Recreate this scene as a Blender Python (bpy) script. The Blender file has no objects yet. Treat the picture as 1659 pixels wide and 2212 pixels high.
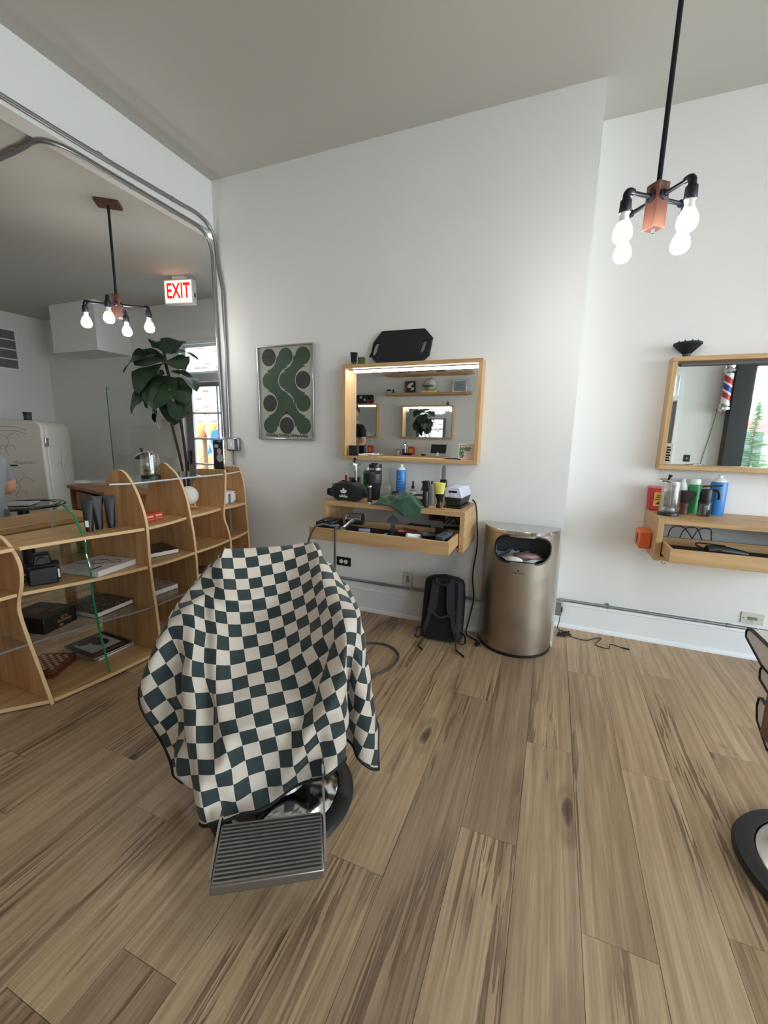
import bpy, bmesh, math, random
from mathutils import Vector, Matrix, Euler, noise
R = math.radians
random.seed(7)
sc = bpy.context.scene
COL = sc.collection
# ---------------------------------------------------------------- camera
cam_d = bpy.data.cameras.new('camera'); cam = bpy.data.objects.new('camera', cam_d); COL.objects.link(cam)
cam_d.sensor_fit = 'HORIZONTAL'; cam_d.sensor_width = 36.0; cam_d.lens = 902.6 * 36.0 / 1659.0
cam_d.clip_start = 0.02; cam_d.clip_end = 200
PIT, ROL, YAW = .1805, .02, .3818
F_ = Vector((-math.sin(YAW) * math.cos(PIT), math.cos(YAW) * math.cos(PIT), -math.sin(PIT)))
R_ = Vector((math.cos(YAW), math.sin(YAW), 0)); U_ = R_.cross(F_)
R2 = R_ * math.cos(ROL) + U_ * math.sin(ROL); U2 = -R_ * math.sin(ROL) + U_ * math.cos(ROL)
cam.matrix_world = Matrix(((R2.x, U2.x, -F_.x, 0), (R2.y, U2.y, -F_.y, 0), (R2.z, U2.z, -F_.z, 1.334), (0, 0, 0, 1)))
sc.camera = cam
# ---------------------------------------------------------------- sky, window portals, exposure
w = bpy.data.worlds.new('sky'); sc.world = w; w.use_nodes = True
nt = w.node_tree; bg = nt.nodes['Background']
tc = nt.nodes.new('ShaderNodeTexCoord'); sp = nt.nodes.new('ShaderNodeSeparateXYZ'); nt.links.new(tc.outputs['Generated'], sp.inputs[0])
rp = nt.nodes.new('ShaderNodeValToRGB'); nt.links.new(sp.outputs['Z'], rp.inputs[0])
rp.color_ramp.elements[0].position = 0.0; rp.color_ramp.elements[0].color = (.78, .86, .92, 1)
rp.color_ramp.elements[1].position = .6; rp.color_ramp.elements[1].color = (.62, .78, .95, 1)
nt.links.new(rp.outputs[0], bg.inputs[0]); bg.inputs[1].default_value = 4.6
def portal(name, loc, rot, sx, sy):
    l = bpy.data.lights.new(name, 'AREA'); l.shape = 'RECTANGLE'; l.size = sx; l.size_y = sy
    o = bpy.data.objects.new(name, l); COL.objects.link(o); o.location = loc; o.rotation_euler = rot
    l.cycles.is_portal = True
portal('window_portal', (3.80, -2.12, 1.52), (R(90), 0, 0), 2.2, 2.1)       # storefront window
portal('window_portal', (5.12, .6, 1.6), (R(90), 0, R(90)), 4.2, 2.2)        # unseen side window, added as fill
portal('window_portal', (-3.9, 4.22, 1.4), (R(-90), 0, 0), 1.0, 2.0)        # glazed back door
sc.view_settings.view_transform = 'Standard'; sc.view_settings.look = 'None'
sc.view_settings.gamma = 1.0; sc.view_settings.use_curve_mapping = False
sc.view_settings.exposure = 1.46
sc.cycles.max_bounces = 9; sc.cycles.diffuse_bounces = 5; sc.cycles.glossy_bounces = 5
sc.cycles.transmission_bounces = 8; sc.cycles.transparent_max_bounces = 16
sc.cycles.sample_clamp_indirect = 6.0; sc.cycles.caustics_reflective = False; sc.cycles.caustics_refractive = False
# ---------------------------------------------------------------- helpers
def lin(v):
    v /= 255.0
    return v / 12.92 if v <= .04045 else ((v + .055) / 1.055) ** 2.4
def rgb(r, g, b): return (lin(r), lin(g), lin(b), 1.0)
def cr(pts, k=6, closed=False):
    P = [Vector(p) for p in pts]; n = len(P); out = []
    rng = range(n if closed else n - 1)
    for i in rng:
        if closed: p0, p1, p2, p3 = P[i - 1], P[i], P[(i + 1) % n], P[(i + 2) % n]
        else: p0, p1, p2, p3 = P[max(i - 1, 0)], P[i], P[i + 1], P[min(i + 2, n - 1)]
        for j in range(k):
            t = j / k
            out.append(.5 * ((2 * p1) + (p2 - p0) * t + (2 * p0 - 5 * p1 + 4 * p2 - p3) * t * t + (3 * p1 - p0 - 3 * p2 + p3) * t ** 3))
    if not closed: out.append(P[-1])
    return out
class MB:
    def __init__(s): s.v = []; s.f = []; s.uv = None
    def add(s, vs, fs, M=None):
        o = len(s.v)
        s.v += [tuple(M @ Vector(p)) if M else tuple(p) for p in vs]
        s.f += [tuple(i + o for i in f) for f in fs]; return s
    def bx(s, x0, x1, y0, y1, z0, z1, M=None):
        vs = [(x, y, z) for z in (z0, z1) for y in (y0, y1) for x in (x0, x1)]
        return s.add(vs, [(0, 2, 3, 1), (4, 5, 7, 6), (0, 1, 5, 4), (2, 6, 7, 3), (0, 4, 6, 2), (1, 3, 7, 5)], M)
    def box(s, c, d, rz=0, M=None):
        m = Matrix.Translation(c) @ Matrix.Rotation(rz, 4, 'Z')
        if M: m = M @ m
        return s.bx(-d[0] / 2, d[0] / 2, -d[1] / 2, d[1] / 2, -d[2] / 2, d[2] / 2, m)
    def prism(s, poly, axis, lo, hi, M=None):
        n = len(poly)
        def P(a, b, t): return {'x': (t, a, b), 'y': (a, t, b), 'z': (a, b, t)}[axis]
        vs = [P(a, b, lo) for a, b in poly] + [P(a, b, hi) for a, b in poly]
        fs = [tuple(range(n)), tuple(range(2 * n - 1, n - 1, -1))] + [(i, i + n, (i + 1) % n + n, (i + 1) % n) for i in range(n)]
        return s.add(vs, fs, M)
    def cyl(s, p0, p1, r0, r1=None, n=16, M=None):
        return s.tube([p0, p1], [r0, r0 if r1 is None else r1], n, M)
    def tube(s, pts, r, n=8, M=None, closed=False, flat=None):
        P = [Vector(p) for p in pts]; m = len(P); rs = r if isinstance(r, (list, tuple)) else [r] * m
        T = []
        for i in range(m):
            a = P[i - 1] if (i > 0 or closed) else P[i]; b = P[(i + 1) % m] if (i < m - 1 or closed) else P[i]
            t = (b - a); T.append(t.normalized() if t.length > 1e-9 else Vector((0, 0, 1)))
        ref = Vector((0, 0, 1)) if abs(T[0].z) < .9 else Vector((1, 0, 0))
        nrm = (ref - T[0] * ref.dot(T[0])).normalized(); vs = []
        for i in range(m):
            nrm = (nrm - T[i] * nrm.dot(T[i])); nrm = nrm.normalized() if nrm.length > 1e-6 else Vector((1, 0, 0))
            bi = T[i].cross(nrm)
            for k in range(n):
                a = 2 * math.pi * k / n
                vs.append(P[i] + (nrm * math.cos(a) + bi * math.sin(a) * (flat or 1)) * rs[i])
        fs = []
        for i in range(m if closed else m - 1):
            j = (i + 1) % m
            for k in range(n):
                fs.append((i * n + k, i * n + (k + 1) % n, j * n + (k + 1) % n, j * n + k))
        if not closed: fs += [tuple(range(n - 1, -1, -1)), tuple((m - 1) * n + k for k in range(n))]
        return s.add(vs, fs, M)
    def lathe(s, prof, n=24, c=(0, 0, 0), M=None, a0=0, a1=2 * math.pi):
        full = abs(a1 - a0 - 2 * math.pi) < 1e-6; na = n if full else n + 1; m = len(prof); vs = []
        for i in range(na):
            a = a0 + (a1 - a0) * i / n
            for r, z in prof: vs.append((c[0] + max(r, 1e-5) * math.cos(a), c[1] + max(r, 1e-5) * math.sin(a), c[2] + z))
        fs = []
        for i in range(n):
            j = (i + 1) % na
            for k in range(m - 1): fs.append((i * m + k, j * m + k, j * m + k + 1, i * m + k + 1))
        return s.add(vs, fs, M)
    def sph(s, c, r, n=16, m=10, M=None):
        if not isinstance(r, (tuple, list)): r = (r, r, r)
        prof = [(math.sin(math.pi * i / m), -math.cos(math.pi * i / m)) for i in range(m + 1)]
        t = Matrix.Translation(c) @ Matrix.Diagonal((r[0], r[1], r[2], 1))
        return s.lathe(prof, n, M=(M @ t if M else t))
    def grid(s, fn, nu, nv, M=None):
        vs = [fn(i / nu, j / nv) for i in range(nu + 1) for j in range(nv + 1)]
        fs = [(i * (nv + 1) + j, (i + 1) * (nv + 1) + j, (i + 1) * (nv + 1) + j + 1, i * (nv + 1) + j + 1) for i in range(nu) for j in range(nv)]
        return s.add(vs, fs, M)
def finish(me, ang=38):
    bm = bmesh.new(); bm.from_mesh(me); bmesh.ops.recalc_face_normals(bm, faces=bm.faces); bm.to_mesh(me); bm.free()
    me.polygons.foreach_set('use_smooth', [True] * len(me.polygons)); me.set_sharp_from_angle(angle=R(ang)); me.update()
def O(name, mb, m, parent=None, bevel=0, seg=2, sub=0, solid=0, norm=True, loc=None, rz=0, ang=38):
    me = bpy.data.meshes.new(name)
    if isinstance(mb, MB): me.from_pydata([tuple(v) for v in mb.v], [], mb.f)
    else: me = mb
    if norm: finish(me, ang)
    if m is not None: me.materials.clear(); me.materials.append(m)
    o = bpy.data.objects.new(name, me); COL.objects.link(o)
    if parent is not None: o.parent = parent
    if loc is not None: o.location = loc
    o.rotation_euler = (0, 0, rz)
    if solid: d = o.modifiers.new('thick', 'SOLIDIFY'); d.thickness = solid; d.offset = 0
    if bevel: d = o.modifiers.new('bevel', 'BEVEL'); d.width = bevel; d.segments = seg; d.limit_method = 'ANGLE'; d.angle_limit = R(40); d.harden_normals = False
    if sub: d = o.modifiers.new('sub', 'SUBSURF'); d.levels = sub; d.render_levels = sub
    return o
def tag(o, label, cat, group=None):
    o['label'] = label; o['category'] = cat
    if group: o['group'] = group
    return o
def T(name, label, cat, loc=(0, 0, 0), rz=0, group=None):
    o = bpy.data.objects.new(name, None); COL.objects.link(o); o.location = loc; o.rotation_euler = (0, 0, rz); o.empty_display_size = .05
    return tag(o, label, cat, group)
def S(name, mb, m, parent=None, **k):
    o = O(name, mb, m, parent, **k)
    if parent is None: o['kind'] = 'structure'
    return o
def copy_tree(o, parent=None):
    c = o.copy(); COL.objects.link(c)
    if parent is not None: c.parent = parent
    for ch in list(o.children): copy_tree(ch, c)
    return c
_fonts = {}
def text(s, size, m, parent, loc, rot=(0, 0, 0), name='lettering', bold=0, ext=.0004, align='CENTER', sx=1.0, mirror=False):
    cu = bpy.data.curves.new('t', 'FONT'); cu.body = s; cu.size = size; cu.align_x = align; cu.align_y = 'CENTER'
    cu.extrude = ext; cu.offset = bold; cu.resolution_u = 3
    to = bpy.data.objects.new('t', cu); COL.objects.link(to)
    dg = bpy.context.evaluated_depsgraph_get(); me = bpy.data.meshes.new_from_object(to.evaluated_get(dg))
    bpy.data.objects.remove(to); bpy.data.curves.remove(cu)
    me.name = name; me.materials.clear(); me.materials.append(m)
    o = bpy.data.objects.new(name, me); COL.objects.link(o); o.parent = parent; o.location = loc; o.rotation_euler = rot; o.scale = (sx, 1, 1)
    return o
FRONT = (R(90), 0, 0)     # lettering on a face that looks along -y
# ---------------------------------------------------------------- materials
MT = {}
def mat(name, c, rough=.5, metal=0, spec=.5, var=0, vs=8, bump=0, bs=200, emit=0, alpha=1, coat=0, sheen=0):
    if name in MT: return MT[name]
    m = bpy.data.materials.new(name); m.use_nodes = True; t = m.node_tree; b = t.nodes['Principled BSDF']
    b.inputs['Base Color'].default_value = c; b.inputs['Roughness'].default_value = rough; b.inputs['Metallic'].default_value = metal
    b.inputs['Specular IOR Level'].default_value = spec; b.inputs['Coat Weight'].default_value = coat
    b.inputs['Sheen Weight'].default_value = sheen
    if emit: b.inputs['Emission Color'].default_value = c; b.inputs['Emission Strength'].default_value = emit
    tc = t.nodes.new('ShaderNodeTexCoord')
    if var:
        n = t.nodes.new('ShaderNodeTexNoise'); n.inputs['Scale'].default_value = vs; n.inputs['Detail'].default_value = 4
        t.links.new(tc.outputs['Object'], n.inputs['Vector'])
        mp = t.nodes.new('ShaderNodeMapRange'); mp.inputs[3].default_value = 1 - var; mp.inputs[4].default_value = 1 + var; t.links.new(n.outputs[0], mp.inputs[0])
        x = t.nodes.new('ShaderNodeMix'); x.data_type = 'RGBA'; x.blend_type = 'MULTIPLY'; x.inputs[0].default_value = 1
        x.inputs[6].default_value = c; t.links.new(mp.outputs[0], x.inputs[7]); t.links.new(x.outputs[2], b.inputs['Base Color'])
    if bump:
        n = t.nodes.new('ShaderNodeTexNoise'); n.inputs['Scale'].default_value = bs; n.inputs['Detail'].default_value = 2
        t.links.new(tc.outputs['Object'], n.inputs['Vector'])
        bp = t.nodes.new('ShaderNodeBump'); bp.inputs['Strength'].default_value = bump; bp.inputs['Distance'].default_value = .002
        t.links.new(n.outputs[0], bp.inputs['Height']); t.links.new(bp.outputs[0], b.inputs['Normal'])
    MT[name] = m; return m
def wood(name, c0, c1, axis='x', sc_=1.0, rough=.45, dark=None, bands=1.0):
    if name in MT: return MT[name]
    m = bpy.data.materials.new(name); m.use_nodes = True; t = m.node_tree; b = t.nodes['Principled BSDF']
    tc = t.nodes.new('ShaderNodeTexCoord'); oi = t.nodes.new('ShaderNodeObjectInfo')
    mp = t.nodes.new('ShaderNodeMapping'); a = 2.2 * sc_; k = 26 * sc_
    mp.inputs['Scale'].default_value = {'x': (a, k, k), 'y': (k, a, k), 'z': (k, k, a)}[axis]
    ad = t.nodes.new('ShaderNodeVectorMath'); ad.operation = 'ADD'; t.links.new(tc.outputs['Object'], mp.inputs[0]); t.links.new(mp.outputs[0], ad.inputs[0])
    mu = t.nodes.new('ShaderNodeMath'); mu.operation = 'MULTIPLY'; mu.inputs[1].default_value = 37.0; t.links.new(oi.outputs['Random'], mu.inputs[0]); t.links.new(mu.outputs[0], ad.inputs[1])
    n = t.nodes.new('ShaderNodeTexNoise'); n.inputs['Scale'].default_value = 1.0; n.inputs['Detail'].default_value = 5; n.inputs['Roughness'].default_value = .62; n.inputs['Distortion'].default_value = 1.2
    t.links.new(ad.outputs[0], n.inputs['Vector'])
    r = t.nodes.new('ShaderNodeValToRGB'); e = r.color_ramp.elements
    e[0].position = .30; e[0].color = c1; e[1].position = .66; e[1].color = c0
    t.links.new(n.outputs[0], r.inputs[0]); t.links.new(r.outputs[0], b.inputs['Base Color'])
    b.inputs['Roughness'].default_value = rough; b.inputs['Specular IOR Level'].default_value = .35
    bp = t.nodes.new('ShaderNodeBump'); bp.inputs['Strength'].default_value = .08; bp.inputs['Distance'].default_value = .001; t.links.new(n.outputs[0], bp.inputs['Height']); t.links.new(bp.outputs[0], b.inputs['Normal'])
    MT[name] = m; return m
def clear(name, tint, rough=.02, refl=1.0, keep=.9):
    """thin clear sheet: transparent with a Fresnel gloss"""
    if name in MT: return MT[name]
    m = bpy.data.materials.new(name); m.use_nodes = True; t = m.node_tree; t.nodes.clear()
    o = t.nodes.new('ShaderNodeOutputMaterial'); mx = t.nodes.new('ShaderNodeMixShader'); tr = t.nodes.new('ShaderNodeBsdfTransparent'); gl = t.nodes.new('ShaderNodeBsdfGlossy')
    lw = t.nodes.new('ShaderNodeLayerWeight'); lw.inputs[0].default_value = .5
    pw = t.nodes.new('ShaderNodeMath'); pw.operation = 'POWER'; pw.inputs[1].default_value = 4.0; t.links.new(lw.outputs['Facing'], pw.inputs[0])
    fr = t.nodes.new('ShaderNodeMath'); fr.operation = 'MULTIPLY_ADD'; fr.inputs[1].default_value = .7; fr.inputs[2].default_value = .045; t.links.new(pw.outputs[0], fr.inputs[0])
    tr.inputs[0].default_value = tint; gl.inputs['Roughness'].default_value = rough; gl.inputs[0].default_value = (refl, refl, refl, 1)
    t.links.new(fr.outputs[0], mx.inputs[0]); t.links.new(tr.outputs[0], mx.inputs[1]); t.links.new(gl.outputs[0], mx.inputs[2]); t.links.new(mx.outputs[0], o.inputs[0])
    MT[name] = m; return m
def emis(name, c, s):
    if name in MT: return MT[name]
    m = bpy.data.materials.new(name); m.use_nodes = True; t = m.node_tree; t.nodes.clear()
    o = t.nodes.new('ShaderNodeOutputMaterial'); e = t.nodes.new('ShaderNodeEmission'); e.inputs[0].default_value = c; e.inputs[1].default_value = s
    t.links.new(e.outputs[0], o.inputs[0]); MT[name] = m; return m
def floor_mat():
    m = bpy.data.materials.new('plank_wood'); m.use_nodes = True; t = m.node_tree; b = t.nodes['Principled BSDF']; L = t.links.new
    ge = t.nodes.new('ShaderNodeNewGeometry'); oi = t.nodes.new('ShaderNodeObjectInfo')
    mu = t.nodes.new('ShaderNodeMath'); mu.operation = 'MULTIPLY'; mu.inputs[1].default_value = 61.0; L(oi.outputs['Random'], mu.inputs[0])
    ad = t.nodes.new('ShaderNodeVectorMath'); ad.operation = 'ADD'; L(ge.outputs['Position'], ad.inputs[0]); L(mu.outputs[0], ad.inputs[1])
    def nz(scale, detail, dist, rough=.55):
        mp = t.nodes.new('ShaderNodeMapping'); mp.inputs['Scale'].default_value = scale; L(ad.outputs[0], mp.inputs[0])
        n = t.nodes.new('ShaderNodeTexNoise'); n.inputs['Scale'].default_value = 1; n.inputs['Detail'].default_value = detail; n.inputs['Distortion'].default_value = dist; n.inputs['Roughness'].default_value = rough
        L(mp.outputs[0], n.inputs['Vector']); return n
    def ramp(src, stops):
        r = t.nodes.new('ShaderNodeValToRGB'); L(src, r.inputs[0]); e = r.color_ramp.elements
        while len(e) < len(stops): e.new(.5)
        for k, (p, c) in enumerate(stops): e[k].position = p; e[k].color = c
        return r
    def mix(fac, a, bb, mode='MIX'):
        x = t.nodes.new('ShaderNodeMix'); x.data_type = 'RGBA'; x.blend_type = mode
        if isinstance(fac, float): x.inputs[0].default_value = fac
        else: L(fac, x.inputs[0])
        L(a, x.inputs[6]); L(bb, x.inputs[7]); return x.outputs[2]
    tone = ramp(oi.outputs['Random'], [(0, rgb(190, 162, 128)), (.3, rgb(199, 171, 137)), (.55, rgb(180, 152, 120)), (.8, rgb(195, 167, 132)), (1, rgb(164, 137, 109))])
    soft = nz((9, .8, 1), 4, 1.2)
    c = mix(ramp(soft.outputs[0], [(.38, (0, 0, 0, 1)), (.70, (1, 1, 1, 1))]).outputs[0], tone.outputs[0], ramp(oi.outputs['Random'], [(0, rgb(166, 136, 103)), (.5, rgb(172, 143, 110)), (1, rgb(142, 115, 89))]).outputs[0])
    big = nz((5.2, .55, 1), 2, .5)                                   # where the dark heartwood runs
    st = nz((30, 1.15, 1), 3, 2.2, .5)
    pick = ramp(st.outputs[0], [(.515, (0, 0, 0, 1)), (.545, (.95, .95, .95, 1)), (.66, (.65, .65, .65, 1))])
    gate = ramp(big.outputs[0], [(.515, (.06, .06, .06, 1)), (.60, (.95, .95, .95, 1))])
    mm = t.nodes.new('ShaderNodeMath'); mm.operation = 'MULTIPLY'; L(pick.outputs[0], mm.inputs[0]); L(gate.outputs[0], mm.inputs[1])
    dk = t.nodes.new('ShaderNodeRGB'); dk.outputs[0].default_value = rgb(108, 84, 64)
    c = mix(mm.outputs[0], c, dk.outputs[0])
    # knots
    mp = t.nodes.new('ShaderNodeMapping'); mp.inputs['Scale'].default_value = (3.4, 1.1, 1); L(ad.outputs[0], mp.inputs[0])
    nd = nz((9, 4, 1), 2, 0); vm = t.nodes.new('ShaderNodeVectorMath'); vm.operation = 'SCALE'; vm.inputs[3].default_value = .16; L(nd.outputs[1], vm.inputs[0])
    va = t.nodes.new('ShaderNodeVectorMath'); va.operation = 'ADD'; L(mp.outputs[0], va.inputs[0]); L(vm.outputs[0], va.inputs[1])
    vo = t.nodes.new('ShaderNodeTexVoronoi'); vo.inputs['Scale'].default_value = 1; L(va.outputs[0], vo.inputs['Vector'])
    kn = ramp(vo.outputs['Distance'], [(.02, (1, 1, 1, 1)), (.055, (.75, .75, .75, 1)), (.075, (.15, .15, .15, 1)), (.12, (.3, .3, .3, 1)), (.17, (0, 0, 0, 1))])
    sepc = t.nodes.new('ShaderNodeSeparateColor'); L(vo.outputs['Color'], sepc.inputs[0])
    kg = t.nodes.new('ShaderNodeMath'); kg.operation = 'GREATER_THAN'; kg.inputs[1].default_value = .72; L(sepc.outputs[0], kg.inputs[0])
    km = t.nodes.new('ShaderNodeMath'); km.operation = 'MULTIPLY'; L(kn.outputs[0], km.inputs[0]); L(kg.outputs[0], km.inputs[1])
    kd = t.nodes.new('ShaderNodeRGB'); kd.outputs[0].default_value = rgb(92, 70, 53)
    c = mix(km.outputs[0], c, kd.outputs[0])
    wp = t.nodes.new('ShaderNodeMapping'); wp.inputs['Scale'].default_value = (5.5, .42, 1); L(ad.outputs[0], wp.inputs[0])
    wv = t.nodes.new('ShaderNodeTexWave'); wv.wave_type = 'RINGS'; wv.rings_direction = 'Z'; wv.inputs['Scale'].default_value = 1.3; wv.inputs['Distortion'].default_value = 5.0; wv.inputs['Detail'].default_value = 2; wv.inputs['Detail Scale'].default_value = 1.2; L(wp.outputs[0], wv.inputs['Vector'])
    wr = ramp(wv.outputs[0], [(.30, (1, 1, 1, 1)), (.86, (.80, .77, .74, 1))]); c = mix(.55, c, wr.outputs[0], 'MULTIPLY')
    fine = nz((150, 3.5, 1), 3, .2)
    fr = ramp(fine.outputs[0], [(.3, (.82, .82, .82, 1)), (.7, (1.18, 1.18, 1.18, 1))])
    c = mix(1.0, c, fr.outputs[0], 'MULTIPLY')
    # scuffs and dirt
    ds = nz((2.2, 2.0, 1), 6, .4, .7); dr = ramp(ds.outputs[0], [(.66, (1, 1, 1, 1)), (.76, (.72, .70, .68, 1))]); c = mix(1.0, c, dr.outputs[0], 'MULTIPLY')
    L(c, b.inputs['Base Color']); b.inputs['Roughness'].default_value = .42; b.inputs['Specular IOR Level'].default_value = .38
    bp = t.nodes.new('ShaderNodeBump'); bp.inputs['Strength'].default_value = .12; bp.inputs['Distance'].default_value = .0008; L(fine.outputs[0], bp.inputs['Height']); L(bp.outputs[0], b.inputs['Normal'])
    return m
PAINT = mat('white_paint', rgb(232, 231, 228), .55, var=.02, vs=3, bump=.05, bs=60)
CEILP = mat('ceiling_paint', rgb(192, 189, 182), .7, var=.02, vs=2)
TRIMP = mat('trim_paint', rgb(236, 237, 238), .35, var=.01)
BLACK = mat('black_plastic', rgb(20, 20, 22), .4)
BLACKM = mat('black_matte', rgb(22, 22, 25), .75, bump=.1)
DGREY = mat('dark_grey_plastic', rgb(62, 62, 66), .45)
MGREY = mat('mid_grey_plastic', rgb(120, 120, 122), .45)
WHITEP = mat('white_plastic', rgb(232, 232, 230), .35)
STEEL = mat('galvanised_steel', rgb(150, 152, 152), .38, metal=.85, var=.12, vs=20)
CHROME = mat('chrome', rgb(215, 216, 218), .12, metal=1)
BRASSD = mat('dark_bronze', rgb(40, 40, 48), .35, metal=.6)
OAK = wood('station_wood', rgb(206, 170, 124), rgb(180, 139, 94), 'x')
OAKY = wood('station_wood_side', rgb(204, 169, 125), rgb(180, 140, 96), 'y')
OAKZ = wood('station_wood_post', rgb(205, 169, 124), rgb(180, 140, 96), 'z')
PLYZ = wood('plywood_upright', rgb(204, 160, 110), rgb(168, 122, 76), 'z', .55)
PLYY = wood('plywood_board', rgb(208, 168, 118), rgb(178, 134, 86), 'y', .55)
GLASS = clear('clear_glass', (.97, .985, .98, 1))
ACRY = clear('clear_acrylic', (.96, .97, .97, 1))
MIRROR = mat('mirror_glass', rgb(236, 240, 238), .015, metal=1)
PAPER = mat('paper_white', rgb(228, 226, 220), .6)
INK = mat('black_ink', rgb(24, 24, 26), .6)
WHITEINK = mat('white_ink', rgb(236, 236, 236), .6)
# ---------------------------------------------------------------- structure
WY, WY2, WX, HC, HB = 2.788, 3.127, -2.58, 3.2, 2.86
sl = S('floor', MB().bx(-7, 5, -2.1, 4.2, -.15, -.012), mat('subfloor', rgb(90, 70, 52), .8))
FM = floor_mat()
pm = MB().bx(-.5, .5, -.5, .5, -.012, 0); plank_me = bpy.data.meshes.new('plank'); plank_me.from_pydata(pm.v, [], pm.f); plank_me.materials.append(FM)
PW, PL = .186, 1.42
known = {-1: 1.257, 0: 1.786, 1: 1.07, 2: 1.775, 3: 1.213, -2: 2.016, -3: .993, -7: .872, -11: .855, -6: .398}
rr = random.Random(3)
for k in range(-37, 27):
    x0 = -.006 + PW * k
    if x0 < -6.95 or x0 + PW > 3.3: continue
    y = known.get(k, rr.uniform(0, PL)); ys = y - PL * 5
    y0, y1 = (-2.05, 4.15) if x0 > -4 else (-.4, 4.15)
    while ys < y1:
        a, e = max(ys, y0), min(ys + PL, y1); ys += PL
        if e - a < .05: continue
        p = bpy.data.objects.new('plank', plank_me); COL.objects.link(p); p.parent = sl
        p.location = (x0 + PW / 2, (a + e) / 2, 0); p.scale = (PW - .0012, e - a - .0012, 1)
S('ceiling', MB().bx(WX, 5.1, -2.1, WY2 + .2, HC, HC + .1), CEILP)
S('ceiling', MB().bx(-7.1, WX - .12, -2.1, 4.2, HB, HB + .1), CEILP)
S('wall_back', MB().bx(WX, .09, WY, 4.2, 0, HC), PAINT)
S('wall_back', MB().bx(.09, 5.1, WY2, WY2 + .2, 0, HC), PAINT)
S('wall_header', MB().bx(WX - .12, WX, -2.1, WY, HB - .012, HC), PAINT)
DX0, DX1, DT = -4.42, -3.30, 2.42
S('wall_rear', MB().bx(-7.1, DX0, 4.06, 4.2, 0, HB).bx(DX1, WX, 4.06, 4.2, 0, HB).bx(DX0, DX1, 4.06, 4.2, DT, HB), PAINT)
S('wall_left', MB().bx(-7.1, -6.93, -2.1, 4.2, 0, HB), PAINT)
S('wall_front', MB().bx(-7.1, .72, -2.15, -2.0, 0, HC).bx(.72, 1.80, -2.15, -2.0, 2.45, HC).bx(1.80, 2.68, -2.15, -2.0, 0, HC).bx(2.68, 5.1, -2.15, -2.0, 2.55, HC).bx(2.68, 5.1, -2.15, -2.0, 0, .45).bx(4.9, 5.1, -2.15, -2.0, .45, 2.55), PAINT)
S('wall_right', MB().bx(5.0, 5.15, -2.0, -1.5, 0, HC).bx(5.0, 5.15, 2.7, WY2, 0, HC).bx(5.0, 5.15, -1.5, 2.7, 0, .5).bx(5.0, 5.15, -1.5, 2.7, 2.7, HC), PAINT)
def baseboard(name, x0, x1, y):
    prof = [(y, 0), (y - .026, 0), (y - .026, .012), (y - .020, .026), (y - .014, .030), (y - .014, .165), (y - .018, .170), (y - .018, .178), (y - .012, .186), (y - .006, .205), (y, .212)]
    return S(name, MB().prism(prof, 'x', x0, x1), TRIMP)
baseboard('baseboard_back', WX, .09, WY); baseboard('baseboard_right', .09, 5.0, WY2)
# conduits ------------------------------------------------
def clampset(par, pts, ax):
    for p in pts:
        b = MB().cyl((p[0] - .012 * ax[0], p[1] - .012 * ax[1], p[2] - .012 * ax[2]), (p[0] + .012 * ax[0], p[1] + .012 * ax[1], p[2] + .012 * ax[2]), .0135, n=12)
        O('coupling', b, STEEL, par)
c = T('conduit_pipe', 'grey metal conduit running above white baseboard behind backpack', 'conduit', (0, 0, 0))
O('pipe', MB().cyl((-2.3, WY - .014, .237), (-.06, WY - .014, .237), .0105, n=12), STEEL, c); clampset(c, [(-1.12, WY - .014, .237)], (1, 0, 0))
c = T('conduit_pipe', 'grey metal conduit along right wall above baseboard beside trash can', 'conduit', (0, 0, 0))
O('pipe', MB().tube(cr([(.115, WY2 - .03, .19), (.15, WY2 - .018, .205), (.25, WY2 - .014, .203), (1.6, WY2 - .014, .196)], 6), .0105, 12), STEEL, c)
clampset(c, [(1.11, WY2 - .014, .199)], (1, 0, 0))
O('clamp', MB().box((.43, WY2 - .012, .205), (.016, .026, .030)).cyl((.43, WY2 - .006, .222), (.43, WY2 - .02, .222), .006, n=8), STEEL, c, bevel=.003)
O('junction_box', MB().box((.118, WY2 - .03, .15), (.05, .055, .11)), STEEL, c, bevel=.008)
c = T('conduit_pipe', 'outer grey conduit bending from white header down corner to switch box', 'conduit')
O('pipe', MB().tube(cr([(-2.566, -1.2, 2.885), (-2.566, 1.5, 2.88), (-2.566, 2.40, 2.897), (-2.566, 2.60, 2.905), (-2.562, 2.715, 2.875), (-2.555, 2.765, 2.79), (-2.548, 2.774, 2.66), (-2.535, 2.774, 2.56), (-2.512, 2.774, 2.45), (-2.507, 2.774, 2.36), (-2.506, 2.774, 1.8), (-2.506, 2.774, 1.30)], 8), .0115, 12), STEEL, c)
clampset(c, [(-2.566, 2.40, 2.897)], (0, 1, 0)); clampset(c, [(-2.506, 2.774, 1.98)], (0, 0, 1))
clampset(c, [(-2.566, 1.90, 2.888)], (0, 1, 0))
c = T('conduit_pipe', 'inner grey conduit branching under header onto the low ceiling', 'conduit')
O('pipe', MB().tube(cr([(-5.0, 1.72, 2.842), (-3.06, 1.67, 2.842), (-2.74, 1.65, 2.842), (-2.65, 1.67, 2.838), (-2.605, 1.76, 2.836), (-2.6, 1.95, 2.836), (-2.6, 2.55, 2.836), (-2.6, 2.68, 2.828), (-2.6, 2.745, 2.79), (-2.594, 2.772, 2.70), (-2.592, 2.774, 2.55), (-2.582, 2.774, 2.0), (-2.568, 2.774, 1.30)], 8), .0115, 12), STEEL, c)
clampset(c, [(-2.6, 2.12, 2.836), (-2.6, 2.42, 2.836)], (0, 1, 0)); clampset(c, [(-2.586, 2.774, 2.25)], (0, 0, 1))
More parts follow.
